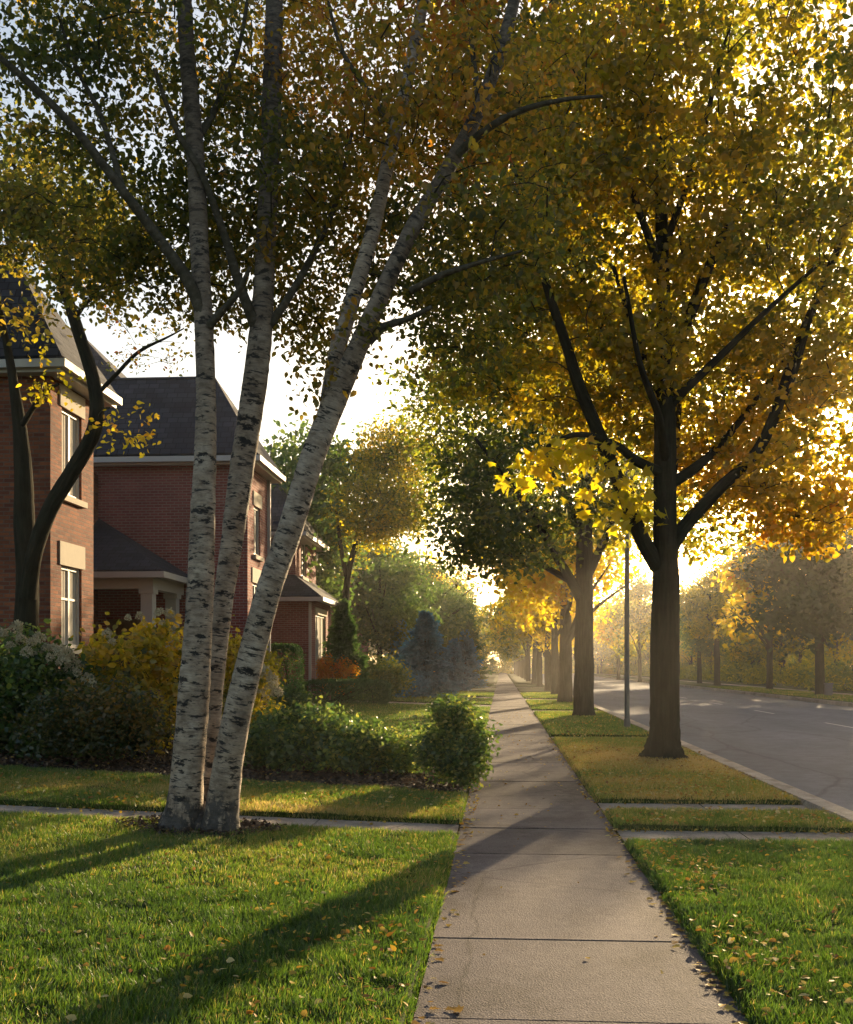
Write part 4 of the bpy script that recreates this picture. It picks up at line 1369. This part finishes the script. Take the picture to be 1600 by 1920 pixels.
for i in range(26):
    plant('far', -34 + i * 4.2 + rnd.uniform(-1.5, 1.5), 232 + rnd.uniform(0, 30), -1.2, rnd.uniform(1.1, 1.4), rnd.uniform(0, 6), 'faint tree closing the view at the end of the street', 'faint trees at the end of the street', name='woodland_tree')


# ================================================================== SHRUBS
def shrub(name, label, base, blobs, ncl, per, sig, leaf, mat, tsd=.12, cat='shrub', group=None, stems=6, up=.4, droop=.1, tmpl=T_LEAF, wid=1.0):
    o = empty(name, base, label, cat, group)
    C, T = in_blobs(blobs, ncl, .15)
    C[:, 2] = np.maximum(C[:, 2], zt(C[:, 0]) + .07)
    nd = []
    for i in range(stems):
        a = rnd.uniform(0, 6.28)
        nd.append(np.array([base[0] + math.cos(a) * .12 * i / stems, base[1] + math.sin(a) * .12, base[2] + .1 + .05 * i]))
    nd = np.array(nd)
    link('stem', join_tubes('stem', grow_twigs(nd, C, 4, .014, .004)), o, M_twig)
    foliage('leaves', C, T, per, sig, leaf, mat, o, tsd=tsd, up=up, droop=droop, flat=.9, tmpl=tmpl, keep=lambda P: P[:, 2] > zt(P[:, 0]) + .03, wid=wid)
    return o, C


def gz(px, d):
    p = at(px, 1248, d)
    return (p[0], p[1], float(zt(p[0])))


# flower-head mesh: a domed ball of petals
def flower_mesh(seed):
    g = np.random.default_rng(seed)
    n = 170
    d = unit(g.normal(size=(n, 3)))
    d[:, 2] = np.abs(d[:, 2]) * 1.15 - .25
    P = d * np.array([.075, .075, .085])
    me = scatter('flower_head', P, g.normal(size=(n, 3)), d + g.normal(size=(n, 3)) * .3, g.uniform(.022, .036, n), g.uniform(0, 1, n), T_LEAF)
    me.materials.append(M_flower)
    return me


FM = [flower_mesh(i) for i in range(4)]


def heads(o, pts, s=1.0):
    for p in pts:
        c = bpy.data.objects.new('flower_head', rnd.choice(FM))
        COL.objects.link(c)
        c.parent = o
        c.location = (p[0] - o.location[0], p[1] - o.location[1], p[2] - o.location[2])
        k_ = s * rnd.uniform(.75, 1.3)
        c.scale = (k_, k_, k_ * rnd.uniform(.9, 1.3))
        c.rotation_euler = (rnd.uniform(-.5, .5), rnd.uniform(-.5, .5), rnd.uniform(0, 6))


d = 16.6
o, C = shrub('hydrangea_bush', 'big green hydrangea bush with cream flower heads in front of the brown brick house', gz(60, d),
             [blob(20, 1290, d, 120, 110, 1.0, 1.5, .42), blob(100, 1310, d, 80, 95, .9, 1.0, .36), blob(-80, 1300, d, 130, 120, 1.1, 1.0, .40), blob(40, 1380, d - .5, 150, 50, .9, .9, .22)], 380, 26, .13, .105, M_shrub, .2)
heads(o, [at(x, y_, d - .6 + rnd.uniform(-.3, .4)) for x, y_ in ((5, 1190), (30, 1180), (40, 1200), (20, 1212), (60, 1205), (75, 1200), (70, 1225), (88, 1218), (100, 1215), (112, 1222), (125, 1228), (135, 1240), (118, 1240), (150, 1248), (145, 1262), (165, 1275), (172, 1285), (-20, 1190), (-50, 1200), (50, 1225), (-10, 1205), (130, 1255), (95, 1235))], 1.0)
o, C = shrub('bronze_shrub', 'low dark bronze shrub at the edge of the mulch bed left of the birch', gz(200, 15.2),
             [blob(200, 1335, 15.2, 95, 60, .8, 1.2, .5), blob(265, 1365, 15.1, 60, 40, .6, .5, .6), blob(120, 1350, 15.2, 80, 60, .8, .7, .3), blob(180, 1385, 15, 120, 30, .7, .6, .2)], 300, 24, .10, .072, M_rshrub, .25)
o, C = shrub('yellow_shrub', 'tall yellow leaved shrub glowing in front of the porch', gz(260, 17.4),
             [blob(250, 1230, 17.4, 85, 70, .8, 1.2, .68), blob(310, 1240, 17.2, 55, 85, .7, .9, .72), blob(200, 1230, 17.6, 45, 55, .6, .4, .62), blob(290, 1340, 17, 70, 70, .7, .8, .5), blob(230, 1300, 17.4, 70, 50, .7, .5, .35)], 170, 20, .12, .13, M_yshrub, .25, droop=.5)
heads(o, [at(x, y_, 17.0) for x, y_ in ((262, 1156), (300, 1150), (318, 1152), (240, 1160), (200, 1190), (325, 1180), (210, 1205), (305, 1168))], .9)
o, C = shrub('yellow_shrub', 'yellow green shrub seen between and right of the birch stems', gz(450, 17.6),
             [blob(430, 1250, 17.6, 50, 60, .6, .8, .66), blob(470, 1260, 17.6, 45, 55, .6, .7, .45), blob(450, 1330, 17.4, 70, 50, .6, .7, .35)], 150, 28, .12, .09, M_yshrub, .16, droop=.5)
heads(o, [at(x, y_, 17.1) for x, y_ in ((498, 1262), (512, 1275), (505, 1290), (492, 1255), (515, 1285), (520, 1300), (488, 1300), (500, 1310))], 1.0)
o, C = shrub('green_shrub', 'wide loose green shrub in the mulch bed right of the birch', gz(600, 15.4),
             [blob(555, 1380, 15.4, 90, 52, .8, 1.3, .45), blob(650, 1392, 15.3, 85, 44, .8, 1.2, .42), blob(610, 1415, 15.1, 130, 32, .7, .9, .3), blob(495, 1400, 15.5, 50, 44, .6, .5, .35), blob(715, 1415, 15.2, 45, 26, .5, .3, .5), blob(590, 1345, 15.5, 40, 20, .4, .2, .6)], 430, 26, .10, .078, M_shrub, .22)
o, C = shrub('green_shrub', 'upright small leaved green shrub right against the sidewalk', gz(858, 13.9),
             [blob(860, 1390, 13.9, 58, 70, .45, 1.2, .45), blob(850, 1340, 13.9, 38, 30, .35, .4, .5), blob(880, 1430, 13.7, 42, 45, .4, .7, .4), blob(830, 1420, 13.9, 45, 45, .45, .6, .35)], 300, 25, .075, .062, M_shrub, .22)
o, C = shrub('green_shrub', 'low sprawling pale green shrub between the two greener shrubs', gz(765, 15.6),
             [blob(770, 1400, 15.6, 60, 28, .6, 1, .66), blob(740, 1420, 15.3, 55, 22, .5, .6, .6)], 110, 26, .11, .06, M_shrub, .15)
for px, d_, w_, lab in ((330, 18.6, 60, 'dark green shrub behind the yellow shrub and birch'), (165, 18.8, 60, 'dark green shrub between hydrangea bush and yellow shrub')):
    shrub('dark_shrub', lab, gz(px, d_), [blob(px, 1300, d_, w_, 55, .6, 1, .15)], 120, 30, .12, .07, M_shrub, .1, group='dark shrubs by the porch')


# clipped hedges: dense small leaves on box-like or rounded volumes
def hedge(name, label, c, size, n, leaf, mat, tint, rz=0, cat='hedge', rnd_top=.25):
    o = empty(name, (c[0], c[1], c[2]), label, cat)
    a, b, h = size
    d = rng.uniform(-1, 1, (n, 3))
    ax = rng.integers(0, 3, n)
    sg = rng.choice([-1, 1], n)
    sg = np.where(ax == 2, 1, sg)
    d[np.arange(n), ax] = sg * rng.uniform(.84, 1.03, n)
    # rounded corners
    L = (np.abs(d) ** 5).sum(1) ** .2
    d = d / np.maximum(L, .9)[:, None]
    P = d * np.array([a / 2, b / 2, h / 2]) + np.array([0, 0, h / 2]) + rng.normal(size=(n, 3)) * .025
    cr, sr = math.cos(rz), math.sin(rz)
    P = np.stack([c[0] + P[:, 0] * cr - P[:, 1] * sr, c[1] + P[:, 0] * sr + P[:, 1] * cr, c[2] + P[:, 2]], -1)
    Nn = d + rng.normal(size=(n, 3)) * .5
    A = rng.normal(size=(n, 3)) + np.array([0, 0, .6])
    t = np.clip(tint + rng.normal(size=n) * .13, 0, 1)
    link('leaves', scatter('leaves', P, A, Nn, leaf * rng.uniform(.7, 1.3, n), t, T_LEAF), o, mat)
    st = [limb([(c[0] + rnd.uniform(-.4, .4) * a * .8, c[1] + rnd.uniform(-.3, .3) * b, c[2] - .05), (c[0] + rnd.uniform(-.4, .4) * a, c[1] + rnd.uniform(-.3, .3) * b, c[2] + h * .8)], [.025, .01], 5, .2)[1] for _ in range(max(4, int(a * 3)))]
    link('stem', join_tubes('stem', st), o, M_twig)
    return o


p = gz(531, 36)
hedge('clipped_shrub', 'rounded dark green clipped shrub against the house behind the flower heads', p, (1.25, 1.2, 2.05), 8000, .06, M_conif, .5, cat='shrub')
p = gz(652, 40)
hedge('clipped_hedge', 'low dark clipped hedge in front of the orange shrub', (p[0], p[1] - .6, p[2]), (3.3, 1.3, .86), 14000, .06, M_conif, .4)
o, C = shrub('orange_shrub', 'bright orange shrub behind the low clipped hedge', gz(618, 41.5), [blob(618, 1255, 41.5, 46, 18, .7, 1, .5), blob(598, 1266, 41.5, 32, 18, .6, .6, .4), blob(644, 1262, 41.5, 28, 17, .6, .5, .6), blob(618, 1290, 41.5, 40, 20, .6, .3, .3)], 190, 26, .12, .11, M_orange, .3, up=1.3, droop=-.2)
o, C = shrub('green_shrub', 'light green rounded shrub beside the conical evergreen', gz(722, 45), [blob(712, 1256, 45, 34, 26, .9, 1, .75), blob(740, 1274, 45, 28, 22, .7, .6, .65), blob(715, 1285, 45, 34, 18, .7, .5, .6)], 150, 26, .17, .13, M_shrub, .15)
o, C = shrub('dark_shrub', 'grey green clump beside the stone edge left of the clipped hedge', gz(545, 25), [blob(540, 1310, 25, 40, 22, .5, 1, .3)], 90, 28, .12, .07, M_shrub, .15)


def conifer(name, label, base, R, Hh, mat, seed, n=9000, nl=.22, tiers=13, group=None, droop=.25, ragged=.18):
    o = empty(name, base, label, 'conifer', group)
    t = limb([(base[0], base[1], base[2] - .05), (base[0] + .02, base[1], base[2] + Hh * .5), (base[0], base[1], base[2] + Hh * .93)], [.06 + .010 * Hh, .03 + .003 * Hh, .008], 8, .3, .04, seed)
    link('trunk', join_tubes('trunk', [t[1]]), o, M_bark)
    g = np.random.default_rng(seed)
    nb = tiers * 11
    zb = base[2] + .12 + (np.repeat(np.arange(tiers), 11) + g.uniform(0, .8, nb)) / tiers * Hh * .95
    fr = np.clip(1 - (zb - base[2]) / Hh, .03, 1)
    L = R * fr ** .85 * (1 + g.normal(size=nb) * ragged)
    a = g.uniform(0, 2 * PI, nb)
    i = g.integers(0, nb, n)
    tt = g.uniform(.0, 1, n) ** .75
    q = L[i] * tt
    side = g.normal(size=n) * .10 * L[i] * (1.15 - tt) + g.normal(size=n) * .04
    X = base[0] + np.cos(a[i]) * q - np.sin(a[i]) * side
    Y = base[1] + np.sin(a[i]) * q + np.cos(a[i]) * side
    Z = zb[i] - droop * q + .18 * q * tt + g.normal(size=n) * .05
    A = np.stack([np.cos(a[i]) + g.normal(size=n) * .5, np.sin(a[i]) + g.normal(size=n) * .5, g.normal(size=n) * .4 + .05], -1)
    Nn = g.normal(size=(n, 3)) + np.array([0, 0, .8])
    tn = np.clip(.25 + .55 * tt + g.normal(size=n) * .18, 0, 1)
    Z = np.maximum(Z, base[2] + .04)
    link('needles', scatter('needles', np.stack([X, Y, Z], -1), A, Nn, nl * g.uniform(.6, 1.2, n), tn, T_NEEDLE, nl * 1.6), o, mat)
    return o


conifer('conical_evergreen', 'conical dark green evergreen beside the rose brick house', gz(643, 42), .98, 3.95, M_conif, 3, 13000, .19, 18, droop=-.35, ragged=.1)
SG = 'blue spruces on the far lawns'
conifer('blue_spruce', 'tall blue spruce on the lawn, largest of the spruces', gz(797, 51), 1.5, 4.1, M_spruce, 4, 13000, .24, 13, SG, ragged=.3)
conifer('blue_spruce', 'smaller blue grey spruce just right of the tall spruce', gz(850, 64), 1.05, 3.1, M_spruce, 5, 8000, .22, 11, SG, ragged=.3)
conifer('blue_spruce', 'dark bluish spruce nearest the sidewalk beyond the others', gz(872, 74), 1.3, 4.0, M_spruce, 6, 7000, .26, 11, SG, ragged=.3)
conifer('blue_spruce', 'spruce with a blue tip standing behind the light green shrub', gz(752, 57), 1.2, 3.9, M_spruce, 7, 7000, .24, 12, SG, ragged=.3)
shrub('spreading_juniper', 'low spreading blue juniper at the foot of the tall spruce', gz(772, 48), [blob(768, 1284, 48, 34, 18, .8, 1, .7), blob(750, 1290, 47.6, 24, 14, .7, .5, .6)], 120, 26, .14, .12, M_spruce, .15, up=.2, tmpl=T_NEEDLE, wid=1.6)
conifer('dark_evergreen', 'tall dark evergreen far along the left of the sidewalk', gz(880, 80), 1.7, 5.5, M_conif, 8, 6000, .3, 12)

# thin white birch far behind the lawns
fb = gz(636, 52)
wb = tree('birch_tree', fb, 'distant slim pale birch trunk beside the rose brick house')
stem(wb, 'trunk', [(628, 1280, 50, 9), (634, 1180, 50, 7), (640, 1090, 50, 6), (650, 1020, 50, 5), (655, 950, 50, 3)], M_birch, 140, 8, .2)
C, T = in_blobs([blob(630, 1030, 50, 50, 50, 1.5, 1, .45)], 50)
foliage('crown', C, T, 24, .35, .12, M_leaf, wb)

# hedges and shrubs across the road
HG = 'hazy shrubs below the wood across the road'
for i in range(46):
    yy = 52 + i * 4.2
    xx = 21.8 + rnd.uniform(-.3, 2.2) + (rnd.uniform(2, 16) if i % 2 else 0)
    z0 = 0
    w_ = rnd.uniform(1.6, 2.8) * (1.4 if i % 2 else 1)
    hs = rnd.uniform(.7, 1.1) * (2.0 if i % 2 else 1)
    o = empty('wild_shrub', (xx, yy, 0), 'low hazy shrub at the edge of the wood across the road', 'shrub', HG)
    C, T = in_blobs([((xx, yy, hs * .8), (w_, w_, hs), 1, rnd.uniform(.15, .5))], 50, .2)
    C[:, 2] = np.maximum(C[:, 2], .1)
    foliage('leaves', C, T, 22, .32, .26, M_leaf, o)
for i in range(34):
    plant('far', 19 + i * 1.6 + rnd.uniform(-1, 1), 186 + rnd.uniform(0, 44), -1.6, rnd.uniform(1.0, 1.3), rnd.uniform(0, 6), 'one of the misty trees of the wood beyond the far sidewalk', 'misty wood across the road', name='woodland_tree')
for i in range(20):
    xx, yy = -24 + i * 2.6, 226 + rnd.uniform(-4, 4)
    o = empty('wild_shrub', (xx, yy, -.2), 'faint bushes closing the far end of the street', 'shrub', 'faint bushes at the end of the street')
    C, T = in_blobs([((xx, yy, 1.3), (2.4, 2.0, rnd.uniform(1.6, 2.6)), 1, rnd.uniform(.15, .5))], 40, .2)
    C[:, 2] = np.maximum(C[:, 2], .0)
    foliage('leaves', C, T, 22, .4, .45, M_leaf, o)
plant('far', 27.2, 64, 0, 1.3, 2.2, 'tall tree added just past the right edge of the view to shade the near verge', 'misty wood across the road', name='woodland_tree')  # extra tree, practically unseen, added so its crown shades the near right verge
# utility box on the far verge
p = at(1554, 1306, 55.5)
ub = MB()
ub.box((p[0] - .16, p[1] - .16, -.02), (p[0] + .16, p[1] + .16, .62))
ub.box((p[0] - .19, p[1] - .19, .622), (p[0] + .19, p[1] + .19, .70))
ubx = empty('utility_post', (p[0], p[1], 0), 'small grey utility post on the far verge beside the broad dark tree', 'utility post')
ub.build('body', plain('post_grey', (.22, .2, .18), .7), ubx, .02)

# ---- steel pole between the maple and the second tree
pp = at(1176, 1367, 26.9)
pole = empty('street_pole', (pp[0], pp[1], 0), 'slender grey steel pole on the verge between the two big maples', 'pole')
(PP, RR), t = limb([(pp[0], pp[1], 0), (pp[0], pp[1], .3), (pp[0], pp[1], 4), (pp[0] + .04, pp[1], 9.2)], [.068, .066, .06, .045], 14, .5, 0, 1)
link('shaft', join_tubes('shaft', [t]), pole, M_steel)
(PP, RR), t = limb([(pp[0], pp[1], 0), (pp[0], pp[1], .02), (pp[0], pp[1], .035), (pp[0], pp[1], .25), (pp[0], pp[1], .26)], [.16, .16, .085, .08, .06], 14, .05, 0, 1)
link('base', join_tubes('base', [t]), pole, M_steel)
hh = MB().box((pp[0] - .03, pp[1] - .072, .9), (pp[0] + .03, pp[1] - .062, 1.06)).build('access_panel', M_steel, pole)

# ================================================================== HAZE, LIGHT, CAMERA
HZ = dict(density=.00068, color=(1.0, .93, .84, 1), aniso=.68)
m = Mat('haze_air')
pv = m.n('ShaderNodeVolumePrincipled')
pv.inputs['Color'].default_value = HZ['color']
pv.inputs['Density'].default_value = HZ['density']
pv.inputs['Anisotropy'].default_value = HZ['aniso']
m.nt.links.new(pv.outputs[0], m.out.inputs['Volume'])
hz = MB().box((-720, -50, -1.3), (720, 820, 17.5)).build('haze', m.m)
tag(hz, kind='stuff')

w = bpy.data.worlds.new('World')
S.world = w
w.use_nodes = True
nt = w.node_tree
sky = nt.nodes.new('ShaderNodeTexSky')
sky.sky_type = 'NISHITA'
sky.sun_disc = False
sky.sun_elevation = SUN_EL
sky.sun_rotation = SUN_AZ
sky.dust_density = 2.5
sky.air_density = 1.0
sky.ozone_density = 1.0
nt.links.new(sky.outputs[0], nt.nodes['Background'].inputs[0])
nt.nodes['Background'].inputs[1].default_value = .11

sl_ = bpy.data.lights.new('sun', 'SUN')
sl_.energy = 5.0
sl_.angle = math.radians(.53)
sl_.color = (1, .76, .45)
so = bpy.data.objects.new('sun', sl_)
COL.objects.link(so)
so.location = (30, 90, 30)
from mathutils import Vector
sd_ = Vector((math.sin(SUN_AZ) * math.cos(SUN_EL), math.cos(SUN_AZ) * math.cos(SUN_EL), math.sin(SUN_EL)))
so.rotation_euler = sd_.to_track_quat('Z', 'Y').to_euler()

cam = bpy.data.cameras.new('camera')
cam.sensor_fit = 'VERTICAL'
cam.sensor_height = 36
cam.sensor_width = 30
cam.lens = F_PX / 1920 * 36
cam.shift_y = 288 / 1920
cam.clip_end = 3000
co = bpy.data.objects.new('camera', cam)
COL.objects.link(co)
co.location = (0, 0, EYE)
co.rotation_euler = (PI / 2, 0, TH)
S.camera = co

S.view_settings.view_transform = 'Standard'
S.view_settings.look = 'None'
S.view_settings.exposure = 1.2
S.view_settings.use_white_balance = True
S.view_settings.white_balance_temperature = 6700
S.view_settings.white_balance_tint = 10
S.view_settings.gamma = 1
cy = S.cycles
cy.max_bounces = 10
cy.diffuse_bounces = 4
cy.glossy_bounces = 2
cy.transmission_bounces = 8
cy.volume_bounces = 0
cy.caustics_reflective = False
cy.caustics_refractive = False
cy.sample_clamp_indirect = 6
cy.use_denoising = True
cy.use_adaptive_sampling = True
cy.adaptive_threshold = .02
